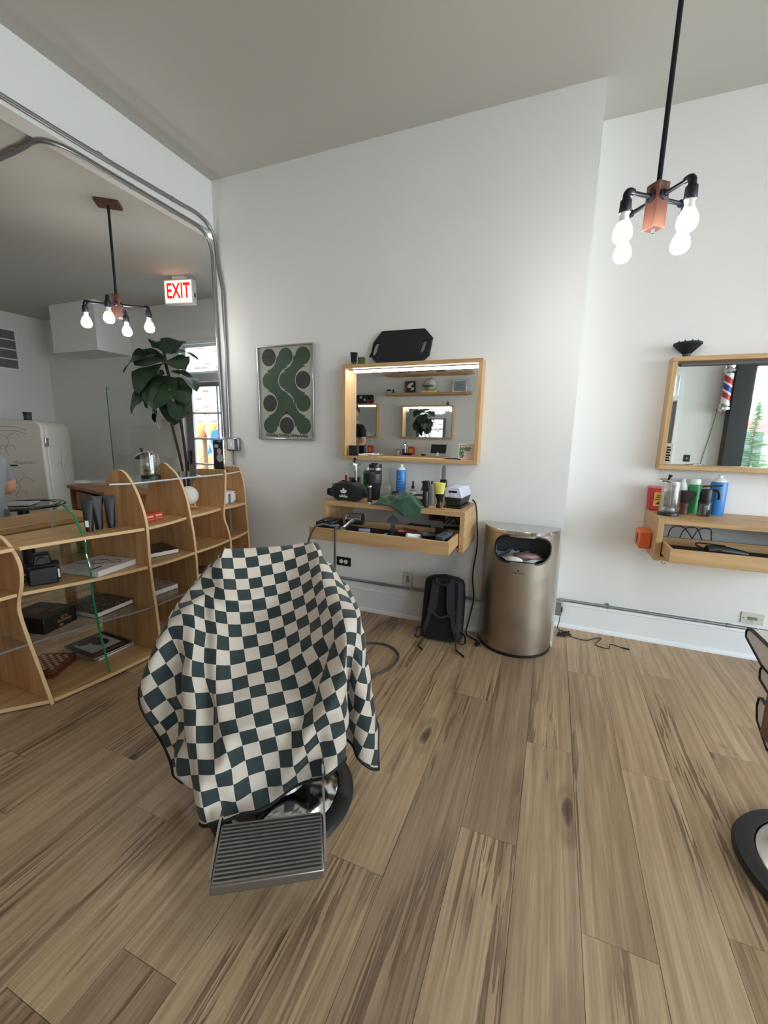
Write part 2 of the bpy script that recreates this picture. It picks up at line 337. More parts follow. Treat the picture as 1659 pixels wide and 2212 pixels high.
O('clamp', MB().box((-2.9, 1.66, 2.85), (.05, .014, .012), .5), STEEL, c)
b = T('switch_box', 'grey metal switch box with white cover on wall edge', 'switch box', (-2.455, WY - .02, 1.24))
O('body', MB().bx(-.06, .06, -.02, .019, -.055, .055), STEEL, b, bevel=.01); O('cover', MB().bx(-.045, .02, -.024, -.019, -.042, .042), WHITEP, b, bevel=.002); O('switch', MB().bx(-.02, -.005, -.036, -.02, -.015, .01), WHITEP, b)
O('lead', MB().tube([(-.03, .012, -.055), (-.032, .012, -.13), (-.02, .01, -.17)], .004, 8), STEEL, b); O('lead', MB().tube([(-.012, .012, -.055), (-.014, .012, -.17)], .004, 8), STEEL, b)
# ---------------------------------------------------------------- mirrors, stations
LED = emis('led_strip_light', (1, .97, .92, 1), 16.0)
def mirror(label, loc, rz, wd, z0, z1, led=True, group=None):
    t = T('framed_mirror', label, 'mirror', (loc[0], loc[1], z0), rz); h = z1 - z0; D, th = .105, .026
    O('frame_top', MB().bx(-wd / 2, wd / 2, -D, -.002, h - th, h), OAK, t, bevel=.002)
    O('frame_bottom', MB().bx(-wd / 2, wd / 2, -D, -.002, 0, th), OAK, t, bevel=.002)
    for s in (-1, 1): O('frame_side', MB().bx(min(s * wd / 2, s * (wd / 2 - th)), max(s * wd / 2, s * (wd / 2 - th)), -D, -.002, th, h - th), OAKZ, t, bevel=.002)
    O('mirror_pane', MB().bx(-wd / 2 + th, wd / 2 - th, -.016, -.006, th, h - th), MIRROR, t)
    st = O('light_strip', MB().bx(-wd / 2 + th + .03, wd / 2 - th - .004, -.044, -.022, h - th - .016, h - th - .001), LED if led else MGREY, t, bevel=.002)
    O('strip_channel', MB().bx(-wd / 2 + th, wd / 2 - th, -.05, -.017, h - th - .006, h - th), MGREY, t)
    return t
M1 = mirror('wide oak-framed wall mirror with lit strip beside the green poster', (-.93, WY), 0, .962, 1.164, 1.811)
M2 = mirror('oak-framed wall mirror cut off by right edge reflecting a barber pole', (1.08, WY2), 0, .962, 1.166, 1.823, led=False)
M3 = mirror('oak-framed mirror under two shelves seen inside the first mirror', (-2.197, -2.0), math.pi, .962, 1.30, 1.886)
M4 = mirror('oak-framed mirror behind the person in black seen in reflection', (-3.65, -2.0), math.pi, .962, 1.30, 1.926)
LINER = mat('drawer_liner', rgb(24, 24, 26), .8)
def station(label, loc, rz, pull, wd=.945, dp=.402, z0=.662, z1=.906, drawer=True):
    t = T('barber_station', label, 'barber station', (loc[0], loc[1], z0), rz); h = z1 - z0; e = .0015
    O('worktop', MB().bx(-wd / 2 + .03, wd / 2 - .03, -dp, -e, h - .03, h), OAK, t, bevel=.002)
    for s in (-1, 1):
        a, b = sorted((s * wd / 2, s * (wd / 2 - .03))); O('side_panel', MB().bx(a, b, -dp, -e, 0, h), OAKZ if s < 0 else OAKY, t, bevel=.002)
    O('bottom_panel', MB().bx(-wd / 2 + .03, wd / 2 - .03, -dp + .012, -e, 0, .024), OAK, t)
    O('power_rail', MB().bx(-wd / 2 + .2, wd / 2 - .1, -.05, -.03, h - .052, h - .04), BLACK, t)
    if drawer:
        w2 = wd / 2 - .0345; y0 = -dp - pull; y1 = y0 + .335; zz0, zz1 = .043, .113
        d = O('drawer', MB().bx(-w2 + .016, w2 - .016, y0 + .018, y1 - .016, zz0, zz0 + .026), LINER, t)
        O('drawer_front', MB().bx(-w2, w2, y0, y0 + .018, zz0 - .004, zz1), OAK, d, bevel=.0015)
        O('drawer_back', MB().bx(-w2 + .016, w2 - .016, y1 - .016, y1, zz0, zz1), OAK, d, bevel=.001)
        for s in (-1, 1):
            a, b = sorted((s * w2, s * (w2 - .016))); O('drawer_side', MB().bx(a, b, y0 + .018, y1, zz0, zz1), OAKY, d, bevel=.001)
    return t
ST1 = station('floating oak barber station with open drawer below the lit mirror', (-.9225, WY), 0, .228)
ST2 = station('floating oak barber station with orange box on its side', (1.048, WY2), 0, .17)
ST3 = station('oak barber station carrying a tilted monitor seen in the mirror', (-2.235, -2.0), math.pi, 0, z0=.75, z1=.995)
ST4 = station('oak barber station behind the person in black seen in the mirror', (-3.66, -2.0), math.pi, 0, z0=.75, z1=.995)
ZT = .9065
def bottle(name, label, cat, loc, parts, group=None, rz=0):
    """parts: (part name, [(r,z)...], material)"""
    t = T(name, label, cat, loc, rz, group)
    for nm, prof, m in parts: O(nm, MB().lathe([(0, prof[0][1])] + prof + [(0, prof[-1][1])], 20), m, t)
    return t
RED = mat('red_plastic', rgb(188, 40, 46), .45); GREENB = mat('green_bottle', rgb(30, 118, 62), .4); BLUEC = mat('blue_can', rgb(52, 126, 200), .32, var=.04)
YELLOW = mat('yellow_bristles', rgb(226, 216, 108), .8, var=.15, vs=60, bump=.4, bs=300); LAV = mat('lavender_lid', rgb(205, 206, 228), .2)
SMOKE = clear('smoked_plastic', (.45, .45, .47, 1)); CLEARP = clear('clear_plastic', (.86, .88, .9, 1)); LIQ = clear('tinted_liquid', (.28, .30, .32, 1))
FOREST = mat('green_towel', rgb(52, 82, 62), .95, var=.12, vs=40, bump=.5, bs=400, sheen=.3)
# ---- disinfectant jar
def jar(label, loc, liquid, lid=True, h=.235, r=.047, tilt=0, txt=None, lq=.6, lidoff=0):
    t = T('disinfectant_jar', label, 'jar', loc)
    O('base', MB().lathe([(0, 0), (r + .004, 0), (r + .005, .012), (r, .02), (0, .02)], 24), BLACK, t)
    O('glass', MB().lathe([(r, .02), (r, h - .02), (r - .003, h), (r - .006, h), (r - .004, h - .02), (r - .004, .022)], 24), GLASS, t)
    O('liquid', MB().lathe([(0, .023), (r - .006, .023), (r - .006, h * lq), (0, h * lq)], 24), liquid, t)
    O('comb_basket', MB().lathe([(0, .03), (r - .012, .03), (r - .012, .045), (r - .02, .05)], 16).cyl((.006, 0, .04), (.0, 0, h + .01), .002, n=6), CHROME if not txt else DGREY, t)
    if lid:
        m = Matrix.Translation((lidoff, 0, h)) @ Matrix.Rotation(tilt, 4, 'Y')
        l = O('lid', MB().lathe([(0, .014), (.012, .014), (r - .012, .004), (r + .002, -.006), (r + .002, -.012), (0, -.012)], 24, M=m), CHROME, t)
        O('knob', MB().lathe([(0, .038), (.011, .038), (.009, .03), (.006, .014), (0, .012)], 12, M=m), BLACK, l)
    if txt: text(txt, .018, WHITEINK, t, (.012, -r - .001, h * .42), FRONT)
    return t
jar('tall disinfectant jar with smoked liquid behind the black waist bag', (-1.278, 2.62, ZT), LIQ, txt='BARBICIDE')
bottle('green_bottle', 'green bottle with white cap behind the black tumbler', 'bottle', (-1.222, 2.715, ZT), [('body', [(.03, 0), (.031, .01), (.031, .17), (.018, .185)], GREENB), ('cap', [(.017, .185), (.017, .205)], WHITEP)])
t = T('red_tube', 'thin red tube standing left of the smoked disinfectant jar', 'tube', (-1.375, 2.68, ZT)); O('body', MB().bx(-.009, .009, -.005, .005, 0, .145), RED, t, bevel=.003); O('cap', MB().bx(-.007, .007, -.006, .006, .145, .158), WHITEP, t)
t = T('tumbler', 'tall black insulated tumbler with steel band on oak station', 'tumbler', (-1.107, 2.586, ZT))
O('body', MB().lathe([(0, 0), (.032, 0), (.034, .01), (.037, .085), (.043, .10), (.044, .2), (0, .2)], 28), BLACKM, t); O('sleeve', MB().lathe([(.0445, .115), (.0455, .118), (.0455, .172), (.0445, .175)], 28), DGREY, t)
O('steel_band', MB().lathe([(.044, .2), (.0445, .215), (.043, .217), (0, .217)], 28), CHROME, t); l = O('lid', MB().lathe([(0, .217), (.0445, .217), (.0445, .235), (.04, .24), (0, .238)], 28), BLACK, t); O('spout_flap', MB().box((.0, -.01, .243), (.05, .014, .01), .2), BLACK, l, bevel=.002)
t = T('glass_cloche', 'clear glass dome standing right of the tumbler', 'glass dome', (-1.055, 2.685, ZT)); O('dome', MB().lathe([(.04, 0), (.04, .07), (.036, .10), (.022, .12), (0, .126)], 24), GLASS, t); O('foot', MB().lathe([(0, .001), (.042, .001), (.042, .004), (0, .004)], 24), GLASS, t)
t = bottle('spray_can', 'tall blue aerosol can on the station under the lit mirror', 'spray can', (-.9615, 2.70, ZT), [('body', [(.033, 0), (.034, .004), (.034, .19), (.03, .202)], BLUEC), ('shoulder', [(.03, .202), (.024, .213), (.012, .222)], WHITEP), ('nozzle', [(.011, .222), (.011, .236), (.006, .24)], WHITEP)])
for k in range(6): O('label_line', MB().bx(-.017 + .004 * (k % 2), .017 - .006 * (k % 3), -.0365, -.0352, .05 + .02 * k, .054 + .02 * k), mat('can_print', rgb(150, 190, 225), .5), t)
t = bottle('pump_bottle', 'small clear spray bottle with white label and black nozzle', 'bottle', (-.862, 2.66, ZT), [('body', [(.020, 0), (.0205, .075), (.008, .083)], CLEARP), ('nozzle', [(.0095, .083), (.010, .10), (.006, .104), (.006, .125), (.007, .132)], BLACK)])
O('label_wrap', MB().lathe([(.0212, .008), (.0212, .065)], 20), WHITEP, t); O('print_block', MB().bx(-.013, -.003, -.0222, -.0214, .048, .053).bx(.0, .009, -.0222, -.0214, .047, .052), DGREY, t)
t = T('diffuser_nozzle', 'low dark grey dryer nozzle behind the green towel', 'dryer nozzle', (-.965, 2.60, ZT)); O('cone', MB().lathe([(0, 0), (.06, 0), (.055, .012), (.03, .045), (.022, .055), (.0, .055)], 24), DGREY, t); O('rim', MB().lathe([(.022, .055), (.022, .062), (.018, .062), (.018, .055)], 20), BLACK, t)
t = T('clipper_stand', 'dark grey looped handle lying behind the black trigger sprayer', 'handle', (-.80, 2.62, ZT)); O('loop', MB().tube(cr([(-.05, 0, .02), (-.03, .0, .045), (.03, 0, .045), (.05, 0, .02), (.03, 0, .008), (-.03, 0, .008)], 5, True), .008, 8, closed=True), DGREY, t); O('body', MB().bx(-.03, .04, -.012, .02, 0, .02), DGREY, t, bevel=.005)
def sprayer(label, loc, body, head, h=.155, rz=0):
    t = T('trigger_sprayer', label, 'sprayer', loc, rz)
    O('bottle', MB().lathe([(0, 0), (.019, 0), (.020, .005), (.020, h * .55), (.016, h * .62), (0, h * .62)], 20), body, t)
    O('head', MB().prism([(-.020, h * .60), (.018, h * .60), (.022, h * .95), (.014, h), (-.018, h), (-.022, h * .92)], 'y', -.014, .014), head, t, bevel=.004)
    O('trigger', MB().prism([(-.020, h * .84), (-.030, h * .66), (-.034, h * .60), (-.030, h * .60), (-.018, h * .76)], 'y', -.005, .005), head, t, bevel=.002)
    O('nozzle', MB().cyl((-.02, 0, h * .93), (-.03, 0, h * .93), .005, n=10), head, t)
    return t
sprayer('matte black trigger sprayer standing left of the yellow brush', (-.708, 2.445, ZT), BLACK, BLACK, .165)
t = bottle('grey_bottle', 'translucent grey bottle just behind the black trigger sprayer', 'bottle', (-.700, 2.56, ZT), [('body', [(.021, 0), (.022, .10), (.012, .135)], mat('grey_translucent', rgb(150, 153, 160), .3)), ('cap', [(.011, .135), (.011, .15)], DGREY)])
t = T('neck_brush', 'neck duster brush with yellow bristles and black handle', 'brush', (-.629, 2.468, ZT), R(-8))
O('handle', MB().lathe([(0, 0), (.019, 0), (.019, .012), (.013, .03), (.014, .05), (.026, .07), (.030, .086), (0, .086)], 20, M=Matrix.Diagonal((1, .62, 1, 1))), BLACK, t)
O('bristles', MB().lathe([(0, .08), (.029, .082), (.033, .11), (.041, .15), (.038, .154), (0, .156)], 24, M=Matrix.Translation((-.004, 0, 0)) @ Matrix.Diagonal((1, .55, 1, 1))), YELLOW, t)
bottle('white_bottle', 'short white cylindrical bottle behind the yellow neck brush', 'bottle', (-.622, 2.60, ZT), [('body', [(.017, 0), (.0175, .004), (.0175, .105), (.015, .11)], WHITEP)])
t = T('grey_brush', 'grey-handled brush standing upright behind the yellow neck brush', 'brush', (-.668, 2.715, ZT)); O('holder', MB().bx(-.022, .022, -.012, .012, 0, .15), BLACK, t, bevel=.004); O('handle', MB().prism([(-.012, .14), (.012, .14), (.015, .18), (.014, .225), (.006, .242), (-.006, .242), (-.014, .225), (-.015, .18)], 'y', -.006, .006), MGREY, t, bevel=.003); O('hang_hole', MB().cyl((0, -.0065, .228), (0, -.0075, .228), .004, n=10), CHROME, t)
t = T('sterilizer_case', 'black sterilizer case with pale lavender lid on station corner', 'sterilizer', (-.545, 2.60, ZT), R(-4))
O('foot', MB().bx(-.055, .055, -.115, .115, 0, .012), BLACK, t, bevel=.003); O('body', MB().prism([(-.042, .012), (.042, .012), (.055, .062), (-.055, .062)], 'y', -.10, .11), BLACK, t, bevel=.004)
l = O('lid', MB().prism([(-.056, .062), (.056, .062), (.056, .085), (.036, .128), (-.036, .128), (-.056, .085)], 'y', -.102, .112), LAV, t, bevel=.006)
O('nameplate', MB().bx(-.028, .024, -.1045, -.102, .094, .106), BLACK, l); O('latch', MB().prism([(-.018, .066), (.022, .066), (.018, .09), (-.014, .09)], 'y', -.105, -.102), LAV, l, bevel=.001); O('emblem', MB().lathe([(.006, -.001), (.013, -.001), (.013, .001), (.006, .001)], 16, M=Matrix.Translation((-.006, -.098, .048)) @ Matrix.Rotation(R(90), 4, 'X')), WHITEP, t)
# ---- fan brush
t = T('fan_brush', 'black fan-shaped duster brush with ringed silver handle beside waist bag', 'brush', (-1.074, 2.424, ZT))
O('handle', MB().lathe([(0, 0), (.016, 0), (.016, .01), (.0135, .012), (.0135, .10), (.015, .112), (0, .112)], 18), BLACK, t)
for k in range(7): O('ring', MB().lathe([(.0132, -.002), (.0152, -.002), (.0152, .002), (.0132, .002)], 18, c=(0, 0, .018 + .0135 * k)), DGREY, t)
O('ferrule', MB().lathe([(.0150, .098), (.0158, .1), (.0158, .112), (.0150, .114)], 18), CHROME, t); O('foot_ring', MB().lathe([(0, -.0), (.0168, 0), (.0168, .006), (.0162, .008)], 18), CHROME, t)
O('bristles', MB().lathe([(0, .11), (.014, .112), (.022, .14), (.037, .175), (.036, .19), (.022, .2), (0, .202)], 24, M=Matrix.Diagonal((1, .6, 1, 1))), BLACKM, t)
# ---- waist bag
t = T('waist_bag', 'black fabric waist bag with white trefoil logo on station', 'bag', (-1.245, 2.463, ZT), R(-3))
def bagf(u, v):
    a = 2 * math.pi * u; k = math.sin(math.pi * min(max(v, .02), .98)) ** .22
    z = .128 * v; ex = 1 if v < .6 else 1 - (v - .6) ** 2 * 1.3
    return ((.128 * k * ex) * math.copysign(abs(math.cos(a)) ** .6, math.cos(a)), (.052 * k) * math.copysign(abs(math.sin(a)) ** .7, math.sin(a)), z + .004 * math.sin(3 * a))
FAB = mat('black_fabric', rgb(20, 20, 23), .85, bump=.4, bs=500, sheen=.15)
O('body', MB().grid(bagf, 36, 14), FAB, t); O('strap_tab', MB().prism([(-.165, .028), (-.12, .018), (-.12, .078), (-.16, .07)], 'y', -.01, .006), FAB, t, bevel=.003)
O('zip', MB().tube(cr([(-.1, -.047, .108), (-.04, -.054, .112), (.05, -.053, .112), (.11, -.035, .098)], 5), .0025, 6), BLACK, t); O('side_strap', MB().prism([(.11, .03), (.14, .03), (.145, .06), (.115, .07)], 'y', -.02, .0), FAB, t, bevel=.003)
lg = text('adidas', .025, WHITEINK, t, (-.005, -.0585, .036), FRONT, 'logo_lettering', bold=.0006)
for ang, ln in ((-48, .031), (0, .036), (48, .031)):
    leaf = [(0, 0), (-.009, ln * .45), (-.0065, ln * .8), (0, ln), (.0065, ln * .8), (.009, ln * .45)]
    m = Matrix.Translation((-.005, -.0585, .054)) @ Matrix.Rotation(R(ang), 4, 'Y')
    O('logo_leaf', MB().prism(leaf, 'y', -.0006, .0006, m), WHITEINK, t)
# ---- green towel
def towel(u, v):
    x = -1.035 + .29 * u + .02 * math.sin(5 * v); y = 2.36 + .17 * v + .015 * math.sin(7 * u)
    hgt = .016 + .052 * math.exp(-((u - .6) / .22) ** 2 - ((v - .55) / .4) ** 2) + .022 * math.exp(-((u - .2) / .2) ** 2 - ((v - .5) / .5) ** 2) + .018 * math.exp(-((u - .85) / .12) ** 2)
    hgt += .034 * noise.noise(Vector((u * 6, v * 4, 1.5))) + .016 * abs(math.sin(9 * u + 4 * v)) * (1 - abs(2 * v - 1)) + .004 * math.sin(23 * u - 9 * v)
    ed = min(u, 1 - u, v * 1.2, (1 - v)) * 7
    z = ZT + .003 + hgt * min(1, max(0, ed)) ** .6
    if v < .22 and u > .45: k = (.22 - v) / .22; z = z - k * .055 * min(1, (u - .45) * 4) ; y = min(y, 2.375 - .004)
    if u > .75 and v > .3: z = max(z, ZT + .004)
    return (x + .02 * (1 - v) * u, y, z)
t = O('towel', MB().grid(towel, 48, 26), FOREST, solid=.005, ang=180); tag(t, 'crumpled dark green towel hanging over the station front edge', 'towel')
b = MB().tube([towel(i / 40, .02) for i in range(41)], .0035, 6); o = O('hem', b, mat('towel_hem', rgb(66, 100, 78), .9), t)
b = MB().tube([tuple(Vector(towel(.62 + .12 * math.sin(i / 6), i / 20)) + Vector((0, -.001, .004))) for i in range(1, 20)], .003, 6); O('hem', b, MT['towel_hem'], t)
# ---- things in the drawer
ZD = ST1.location.z + .0695
t = T('charging_dock', 'black charging dock box at left end of open drawer', 'dock', (-1.285, 2.275, ZD)); O('body', MB().bx(-.058, .058, -.07, .08, 0, .072), BLACK, t, bevel=.006); O('lid_plate', MB().bx(-.04, .03, -.05, .05, .072, .078), BLACKM, t, bevel=.003); O('indicator', MB().bx(-.005, .005, -.052, -.046, .078, .080), WHITEP, t)
t = T('hair_dryer', 'metallic grey hair dryer lying in the open drawer', 'hair dryer', (-1.152, 2.30, ZD))
GM = mat('gunmetal', rgb(120, 122, 124), .25, metal=.9)
O('barrel', MB().cyl((-.045, .06, .075), (.05, .075, .075), .036, n=24), GM, t, bevel=.003); O('barrel_cap', MB().cyl((.05, .075, .075), (.056, .076, .075), .037, n=24), BLACK, t); O('intake_ring', MB().cyl((-.051, .059, .075), (-.045, .06, .075), .033, n=24), CHROME, t)
O('handle', MB().cyl((.0, .055, .072), (-.012, -.075, .035), .018, n=18), GM, t); O('handle_end', MB().cyl((-.012, -.075, .035), (-.014, -.105, .025), .021, .018, n=18), DGREY, t)
CORD = mat('grey_cord', rgb(70, 68, 68), .5)
cd = tag(O('floor_cable', MB().tube(cr([(-1.166, 2.19, ZD + .024), (-1.167, 2.155, ZD + .066), (-1.165, 2.132, ZD + .03), (-1.166, 2.128, .6), (-1.168, 2.13, .4), (-1.17, 2.14, .12), (-1.15, 2.18, .012), (-1.05, 2.29, .008), (-.90, 2.33, .008), (-.79, 2.25, .008), (-.775, 2.12, .008), (-.83, 1.99, .008), (-.95, 1.90, .008), (-1.1, 1.88, .008)], 8), .0068, 10), CORD), 'grey cable dropping from the hair dryer and looping on floor', 'cable')
cd2 = T('power_cable', 'dark grey cable with thick plug sleeve curving over drawer front', 'cable'); O('cord', MB().tube(cr([(-1.225, 2.20, ZD + .052), (-1.27, 2.165, ZD + .066), (-1.31, 2.135, ZD + .045), (-1.345, 2.12, ZD - .05), (-1.365, 2.115, .55), (-1.37, 2.12, .3), (-1.37, 2.15, .02), (-1.42, 2.25, .008), (-1.5, 2.5, .008)], 8), .0065, 10), CORD, cd2); O('sleeve', MB().cyl((-1.195, 2.235, ZD + .05), (-1.235, 2.19, ZD + .054), .011, .009, n=14), DGREY, cd2)
t = T('blade_box', 'small frosted blue plastic box in the drawer', 'box', (-1.045, 2.285, ZD), R(25)); O('body', MB().bx(-.035, .035, -.022, .022, 0, .028), mat('frosted_blue', rgb(128, 140, 168), .3), t, bevel=.006); O('lid', MB().bx(-.036, .036, -.023, .023, .028, .034), mat('frosted_blue2', rgb(150, 160, 184), .3), t, bevel=.003)
t = T('scissors', 'pair of steel scissors lying open in the drawer', 'scissors', (-.965, 2.27, ZD + .006), R(35)); 
for s in (-1, 1):
    O('blade', MB().prism([(0, 0), (.09, s * .012), (.088, s * .016), (0, s * .008)], 'z', .0, .003), CHROME, t); O('finger_ring', MB().tube([(-.03 + .012 * math.cos(a * .6283), s * .016 + .011 * math.sin(a * .6283), .002) for a in range(10)], .0022, 6, closed=True), CHROME, t)
t = T('comb_case', 'grey angled comb case in the drawer beside the scissors', 'case', (-.925, 2.265, ZD), R(-20)); O('body', MB().prism([(-.03, 0), (.03, 0), (.034, .03), (-.018, .012)], 'y', -.02, .02), mat('pale_grey', rgb(150, 152, 160), .4), t, bevel=.002); O('edge', MB().bx(-.03, .03, -.021, -.019, 0, .004), BLACK, t)
t = T('razor_handle', 'upright dark grey razor standing in the drawer', 'razor', (-.872, 2.32, ZD), R(10)); O('handle', MB().prism([(-.013, 0), (.010, 0), (.016, .075), (-.012, .078)], 'y', -.006, .006), DGREY, t, bevel=.002); O('foot', MB().bx(-.02, .02, -.012, .012, 0, .012), BLACK, t, bevel=.003)
def clipper(label, loc, rz, m, h=.16, tilt=12):
    t = T('hair_clipper', label, 'clipper', loc, rz); mm = Matrix.Translation((0, 0, .022)) @ Matrix.Rotation(R(-tilt), 4, 'X')
    prof = [(-.5 * h, .010), (-.45 * h, .017), (-.2 * h, .019), (.1 * h, .021), (.34 * h, .019), (.46 * h, .021)]
    O('body', MB().tube([(0, y, 0) for y, _ in prof], [r for _, r in prof], 14, mm, flat=.85), m, t)
    O('blade', MB().box((0, .5 * h, 0), (.044, .022, .008), 0, mm), CHROME, t)
    O('teeth', MB().add([], []), CHROME, t) if False else None
    for k in range(7): O('tooth', MB().box((-.018 + .006 * k, .5 * h + .015, .0), (.003, .01, .005), 0, mm), CHROME, t)
    O('switch', MB().box((0, -.02, .021), (.012, .02, .006), 0, mm), BLACK, t)
    return t
clipper('dark red hair clipper lying in the drawer', (-.795, 2.36, ZD + .006), R(-30), mat('dark_red', rgb(92, 30, 28), .3))
clipper('white hair trimmer lying in the drawer', (-.715, 2.28, ZD), R(-50), WHITEP, .12)
clipper('black hair clipper beside guard comb in the drawer', (-.62, 2.33, ZD + .004), R(-40), BLACK, .17)
t = T('guard_comb', 'black long-toothed clipper comb in the drawer', 'comb', (-.585, 2.40, ZD), R(-10)); O('spine', MB().bx(-.045, .035, -.012, .012, .02, .04), BLACK, t, bevel=.002)
for k in range(9): O('tooth', MB().bx(-.043 + .0092 * k, -.040 + .0092 * k, -.006, .006, .04, .066), BLACK, t)
t = T('guard_case', 'clear tray of dark grey clipper guards at right drawer end', 'case', (-.545, 2.285, ZD), R(-8)); O('tray', MB().bx(-.03, .03, -.085, .085, 0, .004).bx(-.03, -.027, -.085, .085, .004, .04).bx(.027, .03, -.085, .085, .004, .04).bx(-.027, .027, -.085, -.082, .004, .04), clear('tray_clear', (.7, .72, .76, 1)), t)
for k in range(6): O('guard', MB().bx(-.024, .024, -.07 + .025 * k, -.05 + .025 * k, .006, .058 + .004 * (k % 2)), mat('slate', rgb(70, 72, 78), .5), t, bevel=.004)
# inside of the cabinet
t = T('wall_outlet', 'red-framed black outlet at back of the oak station', 'outlet', (-.72, WY - .004, .80)); O('frame', MB().bx(-.055, .055, -.008, .003, -.04, .04), mat('orange_red', rgb(150, 62, 44), .5), t, bevel=.002); O('socket', MB().bx(-.03, .03, -.014, -.008, -.028, .028), BLACK, t, bevel=.002)
t = T('cable_bundle', 'tangle of thin black cables behind the open drawer', 'cable')
for k in range(4): O('cable', MB().tube(cr([(-.66 + .03 * k, 2.72, .76), (-.63 + .05 * k, 2.70, .79 + .03 * (k % 2)), (-.59 + .04 * k, 2.69, .83 - .02 * k), (-.55 + .015 * k, 2.68, .77), (-.52 + .01 * k, 2.67, .81 - .03 * k)], 6), .003, 6), BLACK, t)
O('adapter', MB().box((-.60, 2.70, .72), (.10, .05, .05), .2), BLACK, t, bevel=.006); O('adapter', MB().box((-.82, 2.70, .715), (.16, .05, .045), -.1), BLACK, t, bevel=.006)
t = T('plastic_bag', 'small frosted plastic pouch behind the hair dryer', 'pouch', (-.985, 2.62, .69)); O('pouch', MB().sph((0, 0, .05), (.045, .03, .055), 12, 8), clear('frosted_bag', (.75, .77, .8, 1), .35), t); O('knot', MB().box((0, 0, .108), (.015, .01, .02)), MT['frosted_bag'], t, bevel=.003)
# ---- on and in mirror 1
t = T('black_cup', 'square black cup on the ledge of the lit mirror', 'cup', (-1.328, 2.712, M1.location.z + .0265)); O('body', MB().bx(-.032, .032, -.02, .02, 0, .068), BLACKM, t, bevel=.004); O('rim', MB().bx(-.033, .033, -.021, .021, .068, .071), DGREY, t, bevel=.001)
t = T('paper_strips', 'loose white neck strips on the mirror ledge beside black cup', 'paper', (-1.22, 2.725, M1.location.z + .0265))
for k in range(5): O('strip', MB().box((.025 * k - .04, .008 * (k % 2), .008 + .003 * (k % 3)), (.07 - .008 * k, .03, .012 - .0015 * k), .2 - .15 * k), PAPER, t, bevel=.003)
t = T('tip_card', 'white card reading invest my tip in the mirror corner', 'card', (-.537, 2.762, M1.location.z + .0265)); O('sheet', MB().bx(-.052, .048, -.001, .001, 0, .103), PAPER, t)
GR = mat('green_ink', rgb(52, 110, 60), .6)
for s, z in (('INVEST', .066), ('MY', .043), ('TIP', .020)): text(s, .029 if s == 'INVEST' else .028, GR, t, (-.045, -.0018, z), FRONT, align='LEFT', bold=.0014, sx=.80)
text('acorns', .010, INK, t, (-.033, -.0018, .090), FRONT, align='LEFT'); O('logo_dot', MB().cyl((-.041, -.001, .090), (-.041, -.0024, .090), .0038, n=12), INK, t)
t = tag(O('comb', MB().bx(-.055, .055, -.008, .008, 0, .005), BLACK, loc=(-.62, 2.73, M1.location.z + .0265), rz=.05, bevel=.002), 'thin black comb lying on mirror ledge beside the tip card', 'comb')
ct = M1.location.z + .647
bd = T('foam_board', 'large black octagonal kneeling board with two hand slots on mirror', 'board', (-1.012, 2.752, ct + .002)); tl = Matrix.Rotation(R(-7), 4, 'X')
out = [(-.16, 0), (.145, -.003 + .003), (.197, .045), (.213, .155), (.160, .21), (-.137, .213), (-.196, .143), (-.208, .054)]
cu = bpy.data.curves.new('b', 'CURVE'); cu.dimensions = '2D'; cu.fill_mode = 'BOTH'; cu.extrude = .011; cu.bevel_depth = .003
def poly(pts):
    s = cu.splines.new('POLY'); s.points.add(len(pts) - 1); s.use_cyclic_u = True
    for i, p in enumerate(pts): s.points[i].co = (p[0], p[1], 0, 1)
poly(out)
for cx, k in ((-.172, 1), (.168, 1)):
    sl_ = [(cx - .010 + .016 * z / .05 + dx + .003 * math.sin(z * 180), .10 + z) for dx, zs in ((-.019, (-.045, -.02, 0, .02, .04)), (.019, (.045, .02, 0, -.02, -.04))) for z in zs]
    poly(sl_)
to = bpy.data.objects.new('b', cu); COL.objects.link(to); dg = bpy.context.evaluated_depsgraph_get(); me = bpy.data.meshes.new_from_object(to.evaluated_get(dg)); bpy.data.objects.remove(to)
me.transform(tl @ Matrix.Rotation(R(90), 4, 'X')); o = O('panel', me, BLACKM, bd, norm=False)
t = T('black_tube', 'squeezed black tube standing on left end of lit mirror', 'tube', (-1.338, 2.72, ct + .001)); O('body', MB().prism([(-.02, .018), (.02, .018), (.026, .08), (-.026, .085)], 'y', -.008, .008), BLACK, t, bevel=.003); O('cap', MB().cyl((0, 0, 0), (0, 0, .018), .017, n=16), BLACK, t)
t = T('green_tin', 'small olive green box beside black tube on lit mirror', 'box', (-1.287, 2.735, ct + .001)); O('body', MB().bx(-.022, .022, -.015, .015, 0, .04), mat('olive', rgb(72, 92, 42), .5), t, bevel=.002); O('lid', MB().bx(-.023, .023, -.016, .016, .04, .048), MT['olive'], t, bevel=.002)
